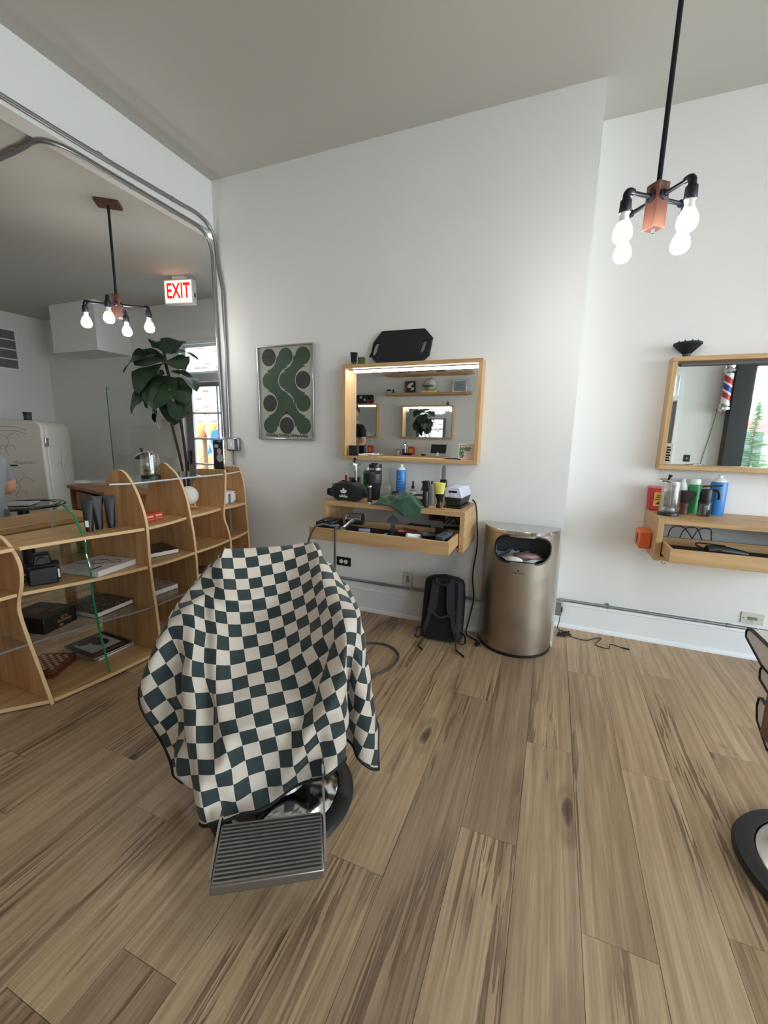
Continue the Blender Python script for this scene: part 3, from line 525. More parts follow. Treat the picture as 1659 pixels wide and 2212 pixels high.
# ---- poster
t = T('framed_poster', 'framed poster of green and black rounded shapes in silver frame', 'poster', (-1.945, WY, 1.288))
PWD, PH = .506, .702; ALU = mat('silver_frame', rgb(196, 198, 202), .25, metal=.9)
for nm, a in (('frame_top', (-PWD / 2, PWD / 2, PH - .012, PH)), ('frame_bottom', (-PWD / 2, PWD / 2, 0, .012))): O(nm, MB().bx(a[0], a[1], -.022, -.001, a[2], a[3]), ALU, t, bevel=.003)
for s in (-1, 1): a, b_ = sorted((s * PWD / 2, s * (PWD / 2 - .012))); O('frame_side', MB().bx(a, b_, -.022, -.001, .012, PH - .012), ALU, t, bevel=.003)
sh = O('print_sheet', MB().bx(-PWD / 2 + .01, PWD / 2 - .01, -.008, -.004, .01, PH - .01), mat('poster_paper', rgb(205, 201, 184), .7), t)
PG = mat('poster_green', rgb(58, 84, 62), .6); PK = mat('poster_black', rgb(46, 46, 50), .6); PGAP = MT['poster_paper']
def px_(x): return -PWD / 2 + .012 + (x - 135) / (1045 - 135) * (PWD - .024)        # measured on the flat sheet
cxs = [-.148, .004, .156]; czs = [.618, .445, .277, .108]; r0 = .064
def disc(x, z, r, m, nm, d=.0005):
    O(nm, MB().cyl((x, -.0086 - d, z), (x, -.0082, z), r, n=40), m, sh)
def neck(x0, z0, x1, z1, r):
    """hour-glass bridge between two diagonal circles"""
    p, q = Vector((x0, z0)), Vector((x1, z1)); dd = (q - p); L = dd.length; dd /= L; nn = Vector((-dd.y, dd.x)); h = L / 2; R1 = (h * h - r * r * .0) ; pts = []
    ws = []
    for i in range(17):
        s = -1 + i / 8; ws.append(r * (.60 + .40 * abs(s) ** 1.9))
    up = [p + dd * (h + s * h * .62) + nn * w_ for s, w_ in zip([-1 + i / 8 for i in range(17)], ws)]
    dn = [p + dd * (h + s * h * .62) - nn * w_ for s, w_ in zip([-1 + i / 8 for i in range(17)], ws)]
    poly_ = [(a.x, a.y) for a in up] + [(a.x, a.y) for a in reversed(dn)]
    O('shape', MB().prism(poly_, 'y', -.0090, -.0083), PG, sh)
black = {(0, 0), (2, 1), (0, 2), (1, 3)}
for i in range(3):
    for j in range(4):
        disc(cxs[i], czs[j], r0, PK if (i, j) in black else PG, 'shape', .0002 if (i, j) not in black else .0010)
for a, b_ in (((1, 0), (0, 1)), ((0, 1), (1, 2)), ((1, 2), (0, 3)), ((1, 2), (2, 3)), ((2, 0), (1, 1)), ((1, 1), (2, 2))): neck(cxs[a[0]], czs[a[1]], cxs[b_[0]], czs[b_[1]], r0)
text('Dreaming.Thinking.Talking.Acting.', .031, INK, sh, (0, -.0088, .034), FRONT, bold=.0008, sx=.92)
O('glazing', MB().bx(-PWD / 2 + .011, PWD / 2 - .011, -.0150, -.0142, .011, PH - .011), GLASS, t)
# ---- outlets, cables on the main wall
t = T('wall_outlet', 'black duplex outlet plate with white sockets under station', 'outlet', (-1.447, WY, .368)); O('plate', MB().bx(-.061, .061, -.006, -.0005, -.035, .035), BLACK, t, bevel=.002)
for s in (-1, 1):
    k = O('socket', MB().lathe([(0, -.0015), (.0165, -.0015), (.0165, .0015), (0, .0015)], 20, M=Matrix.Translation((s * .020, -.0072, 0)) @ Matrix.Rotation(R(90), 4, 'X')), WHITEP, t)
    for q in (-1, 1): O('slot', MB().bx(s * .020 - .006, s * .020 + .002, -.0096, -.0086, q * .006 - .001, q * .006 + .001), BLACK, k)
def ivory(label, loc, horiz):
    IV = mat('ivory_plate', rgb(206, 204, 190), .4)
    t = T('wall_outlet', label, 'outlet', loc); a, b_ = (.058, .036) if horiz else (.037, .054)
    O('plate', MB().bx(-a, a, -.006, -.0005, -b_, b_), IV, t, bevel=.002); c_, d_ = (.024, .010) if horiz else (.010, .026)
    O('socket', MB().bx(-c_, c_, -.0085, -.006, -d_, d_), MGREY, t, bevel=.001)
    for s in (-1, 1): O('screw', MB().cyl(((s * .044, -.0055, 0) if horiz else (0, -.0055, s * .042)), ((s * .044, -.0075, 0) if horiz else (0, -.0075, s * .042)), .0028, n=8), DGREY, t)
    O('cord', MB().tube(cr([(0, -.008, -.005), (.012, -.03, -.03), (.03, -.03, -.055), (.06, -.025, -.09)], 5), .0025, 6), WHITEP, t)
ivory('ivory data outlet with white cord left of the backpack', (-.919, WY, .303), False); ivory('ivory horizontal outlet above the conduit near right chair', (1.225, WY2, .262), True)
t = T('power_cable', 'black cable hanging from station corner down to the floor plug', 'cable')
O('cord', MB().tube(cr([(-.468, 2.70, ZT + .03), (-.447, 2.69, ZT + .012), (-.436, 2.70, .86), (-.436, 2.735, .78), (-.428, 2.75, .62), (-.446, 2.75, .42), (-.43, 2.75, .25), (-.447, 2.745, .12), (-.46, 2.71, .012), (-.42, 2.66, .006), (-.37, 2.63, .006), (-.355, 2.60, .006)], 7), .0048, 8), BLACK, t)
O('plug', MB().box((-.36, 2.575, .012), (.02, .035, .02), -.5), BLACK, t, bevel=.003); O('prong', MB().box((-.372, 2.552, .012), (.003, .014, .005), -.5), CHROME, t)
t = T('charger_cable', 'tangled thin black charger cable on floor beside trash can', 'cable')
pts = [(.135, 3.085, .13), (.132, 3.07, .06), (.13, 3.05, .004)]
for k in range(16): a = k * 1.9; pts.append((.165 + .05 * math.cos(a) * (1 - k * .02), 2.985 + .055 * math.sin(a * 1.1), .004 + .002 * (k % 4)))
pts += [(.25, 2.95, .004), (.31, 2.95, .004), (.36, 3.0, .005), (.40, 3.02, .004), (.37, 2.95, .004), (.36, 2.90, .004), (.43, 2.88, .004), (.45, 2.95, .005), (.52, 2.93, .004)]
O('cord', MB().tube(cr(pts, 6), .0028, 6), BLACK, t); O('plug_tip', MB().cyl((.52, 2.93, .005), (.555, 2.925, .005), .005, n=8), BLACK, t); O('adapter', MB().box((.135, 3.085, .145), (.022, .03, .04)), BLACK, t, bevel=.004)
# ---------------------------------------------------------------- trash can
def brushed(name, c, r=.3):
    m = mat(name, c, r, metal=1); t = m.node_tree; b = t.nodes['Principled BSDF']; tc = t.nodes.new('ShaderNodeTexCoord'); mp = t.nodes.new('ShaderNodeMapping'); mp.inputs['Scale'].default_value = (3, 3, 220)
    n = t.nodes.new('ShaderNodeTexNoise'); n.inputs['Scale'].default_value = 1; n.inputs['Detail'].default_value = 3; t.links.new(tc.outputs['Object'], mp.inputs[0]); t.links.new(mp.outputs[0], n.inputs['Vector'])
    q = t.nodes.new('ShaderNodeMapRange'); q.inputs[3].default_value = r - .06; q.inputs[4].default_value = r + .1; t.links.new(n.outputs[0], q.inputs[0]); t.links.new(q.outputs[0], b.inputs['Roughness'])
    n2 = t.nodes.new('ShaderNodeTexNoise'); n2.inputs['Scale'].default_value = 7; n2.inputs['Detail'].default_value = 3; t.links.new(tc.outputs['Object'], n2.inputs['Vector'])
    x = t.nodes.new('ShaderNodeMix'); x.data_type = 'RGBA'; q2 = t.nodes.new('ShaderNodeMapRange'); q2.inputs[1].default_value = .45; q2.inputs[2].default_value = .8; t.links.new(n2.outputs[0], q2.inputs[0]); t.links.new(q2.outputs[0], x.inputs[0])
    x.inputs[6].default_value = c; x.inputs[7].default_value = tuple(v * .72 for v in c[:3]) + (1,); t.links.new(x.outputs[2], b.inputs['Base Color']); return m
SS = brushed('brushed_stainless', rgb(186, 176, 162), .34); SSP = mat('polished_steel', rgb(205, 203, 198), .14, metal=1)
t = T('trash_can', 'half-round brushed steel trash can standing against the wall corner', 'trash can', (-.152, WY - .03, 0)); A, Bq, HT = .228, .238, .795
def hp(a, z, k=0): return ((A + k) * math.cos(a), -(Bq + k) * math.sin(a) - .002, z)
NU, NV = 72, 60; z0, z1 = .014, .772; hx, hz, hw_, hh = .022, .682, .155, .080
def inhole(p):
    dx = abs(p[0] - hx); dz = abs(p[2] - hz); rr_ = .066
    ex, ez = max(dx - (hw_ - rr_), 0), max(dz - (hh - rr_), 0)
    return math.hypot(ex, ez) < rr_ and p[1] < -.05
b = MB(); vs = [hp(math.pi * i / NU, z0 + (z1 - z0) * j / NV) for i in range(NU + 1) for j in range(NV + 1)]; fs = []
for i in range(NU):
    for j in range(NV):
        q = (i * (NV + 1) + j, (i + 1) * (NV + 1) + j, (i + 1) * (NV + 1) + j + 1, i * (NV + 1) + j + 1)
        cc = [sum(vs[k][d] for k in q) / 4 for d in range(3)]
        if not inhole(cc): fs.append(q)
b.add(vs, fs); body = O('body', b, SS, t)
O('back_plate', MB().bx(-A, A, -.002, 0, z0, z1), SS, t)
O('base_rim', MB().prism([hp(math.pi * i / 40, 0, .003)[:2] for i in range(41)], 'z', 0, .018), BLACK, t)
O('lid', MB().prism([hp(math.pi * i / 40, 0, .004)[:2] for i in range(41)], 'z', z1, HT), SSP, t, bevel=.003)
O('inner_bin', MB().prism([hp(math.pi * i / 30, 0, -.012)[:2] for i in range(31)], 'z', .05, .56), mat('bin_inner', rgb(70, 70, 74), .5), t)
O('inner_back', MB().bx(-A + .02, A - .02, -.02, -.006, .5, .76), MT['bin_inner'], t)
rim = []
for k in range(64):
    a = 2 * math.pi * k / 64; cx_ = (hw_ - .066) * (1 if math.cos(a) > 0 else -1); cz_ = (hh - .066) * (1 if math.sin(a) > 0 else -1)
    x = hx + cx_ + .066 * math.cos(a); z = hz + cz_ + .066 * math.sin(a); th = math.acos(max(-1, min(1, x / A))); rim.append((x, -(Bq) * math.sin(th) - .004, z))
O('opening_rim', MB().tube(rim, .0075, 8, closed=True), BLACK, t)
def bagsurf(u, v):
    a = math.pi * (.06 + .88 * u); k = .22 + .74 * v
    return ((A - .02) * math.cos(a) * k, -(Bq - .02) * math.sin(a) * k - .004, .585 + .04 * (1 - v) + .025 * noise.noise(Vector((u * 6, v * 4, 2))) + .03 * v * math.sin(7 * u) ** 2)
O('trash_bag', MB().grid(bagsurf, 40, 14), mat('bag_white', rgb(214, 216, 224), .35), t); O('pink_scrap', MB().sph((.05, -.12, .625), (.075, .05, .018), 12, 8), mat('pink_scrap', rgb(190, 150, 150), .7), t); O('tissue', MB().sph((-.02, -.19, .605), (.05, .02, .024), 10, 7), PAPER, t)
yy = -(Bq) - .0035
O('logo_mark', MB().prism([(.01, .552), (.017, .559), (.010, .566), (.003, .559)], 'y', yy - .0008, yy), DGREY, t); text('LANCASTER', .012, DGREY, t, (.010, yy - .0004, .542), FRONT, sx=1.2)
# ---------------------------------------------------------------- backpack
t = T('backpack', 'black backpack with shoulder straps leaning against the white wall', 'backpack', (-.602, 2.575, 0), R(4)); lean = Matrix.Rotation(R(-9), 4, 'X')
def bpf(u, v):
    a = 2 * math.pi * u; wv = .142 - .012 * v if v < .8 else (.1325) * (1 - ((v - .8) / .2) ** 3 * .35)
    k = 1 if v < .93 else max(0, 1 - ((v - .93) / .07) ** 2) ** .5 * .9 + .02
    if v < .05: k *= .86 + .14 * v / .05
    c_, s_ = math.cos(a), math.sin(a); return tuple(lean @ Vector((wv * k * math.copysign(abs(c_) ** .45, c_), .066 * k * math.copysign(abs(s_) ** .55, s_), .006 + .43 * v)))
PACK = mat('backpack_nylon', rgb(24, 25, 29), .7, bump=.25, bs=700); PADM = mat('backpack_mesh', rgb(14, 14, 16), .95, bump=.5, bs=900); STRAP = mat('backpack_strap', rgb(40, 41, 46), .8, bump=.3, bs=600)
O('body', MB().grid(bpf, 40, 26), PACK, t); O('back_pad', MB().prism([(-.10, .03), (.10, .03), (.10, .38), (.09, .40), (-.09, .40), (-.10, .38)], 'y', -.071, -.066, lean), PADM, t, bevel=.004)
def ribbon(pts, wv, th=.004):
    P = [Vector(p) for p in cr(pts, 6)]; vs, fs = [], []
    for i, p in enumerate(P):
        d_ = (P[min(i + 1, len(P) - 1)] - P[max(i - 1, 0)]).normalized(); sd = d_.cross(Vector((0, -1, 0))); sd = sd.normalized() if sd.length > .2 else Vector((1, 0, 0))
        nn = sd.cross(d_).normalized()
        for q in (sd * wv / 2 + nn * th / 2, -sd * wv / 2 + nn * th / 2, -sd * wv / 2 - nn * th / 2, sd * wv / 2 - nn * th / 2): vs.append(lean @ (p + q))
    for i in range(len(P) - 1):
        for k in range(4): fs.append((4 * i + k, 4 * i + (k + 1) % 4, 4 * i + 4 + (k + 1) % 4, 4 * i + 4 + k))
    fs += [(0, 1, 2, 3), tuple(4 * (len(P) - 1) + k for k in (3, 2, 1, 0))]
    return MB().add(vs, fs)
O('handle', MB().tube([tuple(lean @ Vector(p)) for p in cr([(-.048, -.066, .415), (-.045, -.085, .388), (0, -.09, .380), (.045, -.085, .388), (.048, -.066, .415)], 6)], .007, 8), STRAP, t)
for s in (-1, 1):
    st = O('shoulder_strap', ribbon([(s * .045, -.072, .40), (s * .052, -.083, .33), (s * .058, -.088, .24), (s * .070, -.088, .19)], .048, .012), STRAP, t)
    O('webbing', ribbon([(s * .070, -.092, .20), (s * .088, -.09, .12), (s * .105, -.085, .06), (s * .118, -.08, .025)], .026, .003), STRAP, t)
    O('buckle', MB().box(tuple(lean @ Vector((s * .108, -.09, .055))), (.032, .012, .024), s * .2), BLACK, t, bevel=.003)
    O('strap_loop', MB().tube([tuple(lean @ Vector(p)) for p in cr([(s * .125, -.05, .075), (s * .16, -.06, .06), (s * .165, -.075, .02), (s * .14, -.085, .012), (s * .115, -.08, .03)], 6)], .008, 6, flat=.4), BLACK, t)
    O('strap_tail', MB().tube(cr([(s * .11, -.10, .03), (s * .12, -.13, .008), (s * .13 + .02, -.17, .006), (s * .13 + .05, -.20, .006)], 6), .009, 6, flat=.3), BLACK, t)
O('chest_strap', ribbon([(-.058, -.094, .195), (0, -.088, .165), (.06, -.094, .192)], .012, .003), STRAP, t); O('side_zip', MB().tube([tuple(lean @ Vector(p)) for p in cr([(.138, -.01, .05), (.138, -.01, .3), (.12, -.01, .41)], 5)], .004, 6), BLACK, t)
# ---------------------------------------------------------------- station 2 things
t = T('sharps_container', 'red sharps container with yellow warning label on right station', 'container', (.612, 3.06, ZT), R(6)); O('body', MB().prism([(-.036, 0), (.036, 0), (.042, .135), (-.042, .135)], 'y', -.032, .032), RED, t, bevel=.006); O('lid', MB().bx(-.043, .043, -.034, .034, .135, .150), mat('clear_red', rgb(206, 96, 96), .3), t, bevel=.004)
l = O('warning_label', MB().bx(-.020, .034, -.0365, -.0345, .03, .115), mat('label_yellow', rgb(226, 170, 60), .6), t)
for s, z in (('SAFE', .096), ('SHARPS', .083), ('DISPOSAL', .070)): text(s, .0105, INK, l, (.007, -.0368, z), FRONT, bold=.0004)
O('warning_triangle', MB().prism([(-.010, .040), (.024, .040), (.007, .060)], 'y', -.0375, -.0365), INK, l)
jar('tall clear disinfectant jar with askew chrome lid on right station', (.650, 2.885, ZT), clear('clear_liquid', (.90, .90, .90, 1)), h=.20, r=.050, tilt=R(16), lq=.72, lidoff=-.022)
t = bottle('talc_bottle', 'white bottle with orange label behind the clear jar', 'bottle', (.745, 3.05, ZT), [('body', [(.026, 0), (.027, .15), (.014, .185)], WHITEP), ('cap', [(.010, .185), (.010, .205)], WHITEP)])
O('label_wrap', MB().lathe([(.0276, .03), (.0280, .13)], 20), mat('label_orange', rgb(206, 84, 36), .5), t)
bottle('green_bottle', 'green bottle with white cap on right station', 'bottle', (.806, 3.05, ZT), [('body', [(.033, 0), (.034, .16), (.028, .175)], mat('green_bottle2', rgb(36, 140, 74), .4)), ('cap', [(.027, .175), (.027, .205), (.025, .208)], WHITEP)])
t = T('fan_brush', 'dark brown fan brush with wooden handle on right station', 'brush', (.745, 2.965, ZT)); O('handle', MB().lathe([(0, 0), (.024, 0), (.022, .02), (.019, .04), (.023, .055), (.020, .068), (0, .068)], 18), wood('walnut', rgb(110, 76, 52), rgb(72, 48, 34), 'z'), t); O('bristles', MB().lathe([(0, .066), (.02, .066), (.034, .09), (.052, .122), (.05, .135), (.03, .142), (0, .143)], 24, M=Matrix.Diagonal((1, .55, 1, 1))), mat('brown_bristles', rgb(44, 34, 30), .85, var=.2, vs=60), t)
t = T('mist_sprayer', 'black mist sprayer with smoky bottle and long trigger on right station', 'sprayer', (.842, 2.955, ZT))
O('bottle', MB().lathe([(0, 0), (.030, 0), (.032, .006), (.032, .075), (.026, .085), (0, .085)], 22), SMOKE, t); O('liner', MB().lathe([(0, .01), (.012, .01), (.010, .06), (0, .06)], 14), mat('pale_plastic', rgb(190, 188, 180), .4), t); O('collar', MB().lathe([(.03, .075), (.0335, .077), (.0335, .09), (.03, .092)], 22), BLACK, t)
O('head', MB().lathe([(0, .085), (.029, .09), (.031, .14), (.026, .158), (0, .162)], 20), BLACK, t); O('lever', MB().prism([(-.026, .166), (.07, .178), (.07, .186), (-.026, .178)], 'y', -.009, .009), BLACK, t, bevel=.003)
O('trigger', MB().tube(cr([(.02, 0, .15), (.05, 0, .152), (.062, 0, .135), (.064, 0, .10)], 5), .008, 8), BLACK, t)
bottle('spray_can', 'blue aerosol can with white shoulder on right station', 'spray can', (.925, 3.05, ZT), [('body', [(.041, 0), (.042, .004), (.042, .185), (.038, .197)], BLUEC), ('shoulder', [(.038, .197), (.028, .212), (.014, .22)], WHITEP), ('nozzle', [(.012, .22), (.012, .235), (.006, .238)], WHITEP)])
t = T('tissue_dispenser', 'orange box with oval opening mounted on station side', 'dispenser', (.5745, 2.90, .70), 0); OR = mat('orange_plastic', rgb(224, 106, 50), .45)
O('body', MB().prism([(-.075, 0), (.075, 0), (.078, .105), (-.078, .105)], 'x', -.062, -.0005), OR, t, bevel=.008); O('opening', MB().lathe([(0, -.0008), (.022, -.0008), (.022, .0008), (0, .0008)], 20, M=Matrix.Translation((-.0625, 0, .05)) @ Matrix.Rotation(R(90), 4, 'Y') @ Matrix.Diagonal((1.5, .8, 1, 1))), mat('dark_red_hole', rgb(96, 34, 20), .8), t)
t = T('hair_clipper', 'black corded clipper lying in the right station drawer', 'clipper', (.875, 2.70, ST2.location.z + .0705), R(8)); O('body', MB().tube([(-.07, 0, .028), (-.03, 0, .031), (.02, 0, .027), (.09, .0, .02), (.12, 0, .017)], [.024, .027, .026, .020, .015], 14), BLACK, t)
O('switch', MB().box((-.02, -.026, .034), (.02, .006, .008)), CHROME, t); O('cord', MB().tube(cr([(-.07, 0, .03), (-.11, .02, .045), (-.09, .06, .05), (-.03, .05, .05), (.03, .03, .05)], 6), .004, 6), BLACK, t)
t = T('cable_bundle', 'looped black cables at back of the right station', 'cable')
for k in range(3): O('cable', MB().tube(cr([(.70 + .06 * k, 3.05, .70), (.72 + .07 * k, 3.06, .80), (.78 + .07 * k, 3.06, .81), (.83 + .05 * k, 3.05, .75), (.86 + .05 * k, 3.05, .70)], 6), .003, 6), BLACK, t)
t = T('cup_hook', 'small brass screw hook under the right station', 'hook', (.63, 2.78, .6615)); O('hook', MB().tube(cr([(0, 0, 0), (0, 0, -.018), (.008, 0, -.03), (.016, 0, -.026), (.018, 0, -.018)], 6), .0022, 6), STEEL, t); O('collar', MB().lathe([(0, -.003), (.006, -.003), (.006, 0), (0, 0)], 10), STEEL, t)
ct2 = M2.location.z + .657
t = T('dryer_diffuser', 'black bowl-shaped dryer diffuser with prongs on right mirror', 'diffuser', (.668, 3.06, ct2 + .001)); O('neck', MB().lathe([(0, 0), (.020, 0), (.020, .018), (0, .018)], 18), BLACK, t); O('bowl', MB().lathe([(.018, .016), (.022, .018), (.072, .068), (.072, .078), (.066, .080), (0, .074)], 28), BLACKM, t)
for k in range(9): O('prong', MB().cyl((.052 * math.cos(k * .7), .052 * math.sin(k * .7), .075), (.052 * math.cos(k * .7), .052 * math.sin(k * .7), .09), .004, .003, n=8), BLACK, t)
t = T('ledge_card', 'narrow printed card standing in right mirror corner', 'card', (.655, WY2 - .03, M2.location.z + .0265), R(-25)); O('sheet', MB().bx(-.02, .02, -.001, .001, 0, .13), PAPER, t)
for k in range(6): O('print_block', MB().bx(-.012, .012 - .004 * (k % 2), -.0016, -.001, .02 + .016 * k, .031 + .016 * k), INK, t)
t = T('ledge_keys', 'small pale metal keys on the right mirror ledge', 'keys', (.80, WY2 - .06, M2.location.z + .0265)); 
for k in range(4): O('key', MB().box((.018 * k - .02, .006 * (k % 2), .0025 + .002 * k), (.04, .010, .003), .5 * k), mat('nickel', rgb(196, 190, 176), .3, metal=.8), t)
# ---------------------------------------------------------------- pendants
BLOCK = wood('pendant_block', rgb(100, 64, 50), rgb(74, 45, 36), 'z', 1.5); BULB = emis('lit_bulb', (1, .985, .95, 1), 34.0)
BNECK = mat('bulb_neck', rgb(240, 236, 228), .4)
def pendant(label, x, y, ceil, zb, rz, arm=.132, k=1.0, zarm=.10):
    """zb: underside of the wooden block; zarm: arm height above it"""
    t = T('pendant_lamp', label, 'pendant lamp', (x, y, zb), rz); H = ceil - zb; bh = .145 * k
    O('canopy', MB().bx(-.075, .075, -.052, .052, H - .022, H - .001), BLOCK, t, bevel=.002)
    O('rod', MB().cyl((0, 0, bh), (0, 0, H - .02), .0085 * k, n=12), BRASSD, t)
    O('block', MB().bx(-.025 * k, .025 * k, -.025 * k, .025 * k, 0, bh), BLOCK, t, bevel=.002)
    O('end_nut', MB().cyl((0, 0, -.012 * k), (0, 0, .001), .0055 * k, n=8), DGREY, t)
    for q in range(4):
        m = Matrix.Rotation(q * math.pi / 2, 4, 'Z'); za = zarm * k
        a = O('arm', MB().cyl((.024 * k, 0, za), (arm, 0, za), .0072 * k, n=12, M=m).lathe([(0, 0), (.017 * k, 0), (.017 * k, .008), (.010, .012)], 14, M=m @ Matrix.Translation((.024 * k, 0, za)) @ Matrix.Rotation(R(90), 4, 'Y')), BRASSD, t)
        O('elbow', MB().tube(cr([(arm - .012, 0, za), (arm + .004, 0, za + .001), (arm + .012, 0, za - .008), (arm + .013, 0, za - .022)], 5), .0125 * k, 12, m), BRASSD, a)
        O('socket', MB().lathe([(0, za - .022), (.012 * k, za - .022), (.018 * k, za - .028), (.0195 * k, za - .062 * k), (.0175 * k, za - .066 * k), (0, za - .066 * k)], 18, c=(arm + .013, 0, 0), M=m), BRASSD, a)
        zz = za - .066 * k
        O('bulb_neck', MB().lathe([(.0135 * k, zz + .004), (.0145 * k, zz - .016 * k), (.019 * k, zz - .030 * k)], 18, c=(arm + .013, 0, 0), M=m), BNECK, a)
        O('bulb', MB().lathe([(.019 * k, zz - .030 * k), (.027 * k, zz - .046 * k), (.0315 * k, zz - .064 * k), (.0295 * k, zz - .080 * k), (.020 * k, zz - .092 * k), (0, zz - .097 * k)], 20, c=(arm + .013, 0, 0), M=m), BULB, a)
    return t
pendant('four-bulb pendant lamp with wooden block hanging at right on long rod', .257, 1.88, HC, 2.075, R(-52), .118)
pendant('four-bulb pendant lamp with wooden ceiling plate in the back room', -2.962, 2.224, HB, 2.12, R(38), .185, 1.05, .085)
# ---------------------------------------------------------------- covered barber chair
BC = (-.84, 1.13, 0); CRZ = math.atan2(.529, .849)
ch = T('barber_chair', 'barber chair hidden under the checkered cape with ribbed footrest', 'barber chair', BC, CRZ)   # local: x = side, -y = forward
RUB = mat('black_rubber', rgb(30, 30, 33), .5); LEATH = mat('black_leather', rgb(28, 28, 30), .45)
O('rubber_ring', MB().lathe([(.205, 0), (.258, 0), (.264, .010), (.258, .024), (.235, .032), (.208, .030)], 48), RUB, ch)
O('base_dome', MB().lathe([(.207, .026), (.20, .034), (.14, .052), (.085, .066), (.078, .09), (.072, .10)], 40), CHROME, ch)
O('column', MB().lathe([(.05, .06), (.045, .20), (.045, .24), (0, .24)], 28, c=(-.02, .03, 0)), CHROME, ch)
O('seat', MB().bx(-.24, .16, -.02, .24, .235, .315), LEATH, ch, bevel=.02, seg=3)
O('backrest', MB().prism([(.21, .30), (.19, .40), (.57, .69), (.61, .665), (.30, .30)], 'x', -.23, .10), LEATH, ch, bevel=.015, seg=3)
for x0, zt in ((-.325, .455), (.165, .53)): O('armrest', MB().bx(x0, x0 + .045, .14, .34, zt - .085, zt), LEATH, ch, bevel=.015, seg=3)
for x0 in (-.31, .175): O('arm_support', MB().bx(x0, x0 + .015, .16, .28, .26, .40), CHROME, ch)
O('seat_frame', MB().bx(-.31, .19, .16, .22, .24, .265), CHROME, ch)
fr = O('footrest', MB().prism([(-.262, .160), (-.420, .134), (-.424, .108), (-.416, .106), (-.262, .140)], 'x', -.165, .14), mat('cast_aluminium', rgb(150, 148, 146), .35, metal=.9, var=.08, vs=30), ch, bevel=.004)
for k in range(15):
    u = k / 14; y = -.266 - .150 * u; z = .1605 - .0247 * u
    O('rib', MB().bx(-.158, .133, y - .0030, y + .0018, z - .004, z + .0045), MT['cast_aluminium'], fr)
O('footrest_arm', MB().prism([(-.245, .150), (-.395, .118), (-.40, .136), (-.265, .172), (-.15, .205), (-.06, .215), (-.06, .20)], 'x', .141, .148), CHROME, ch); O('footrest_arm', MB().prism([(-.215, .150), (-.395, .118), (-.40, .134), (-.265, .168), (-.215, .168)], 'x', -.173, -.166), CHROME, ch)
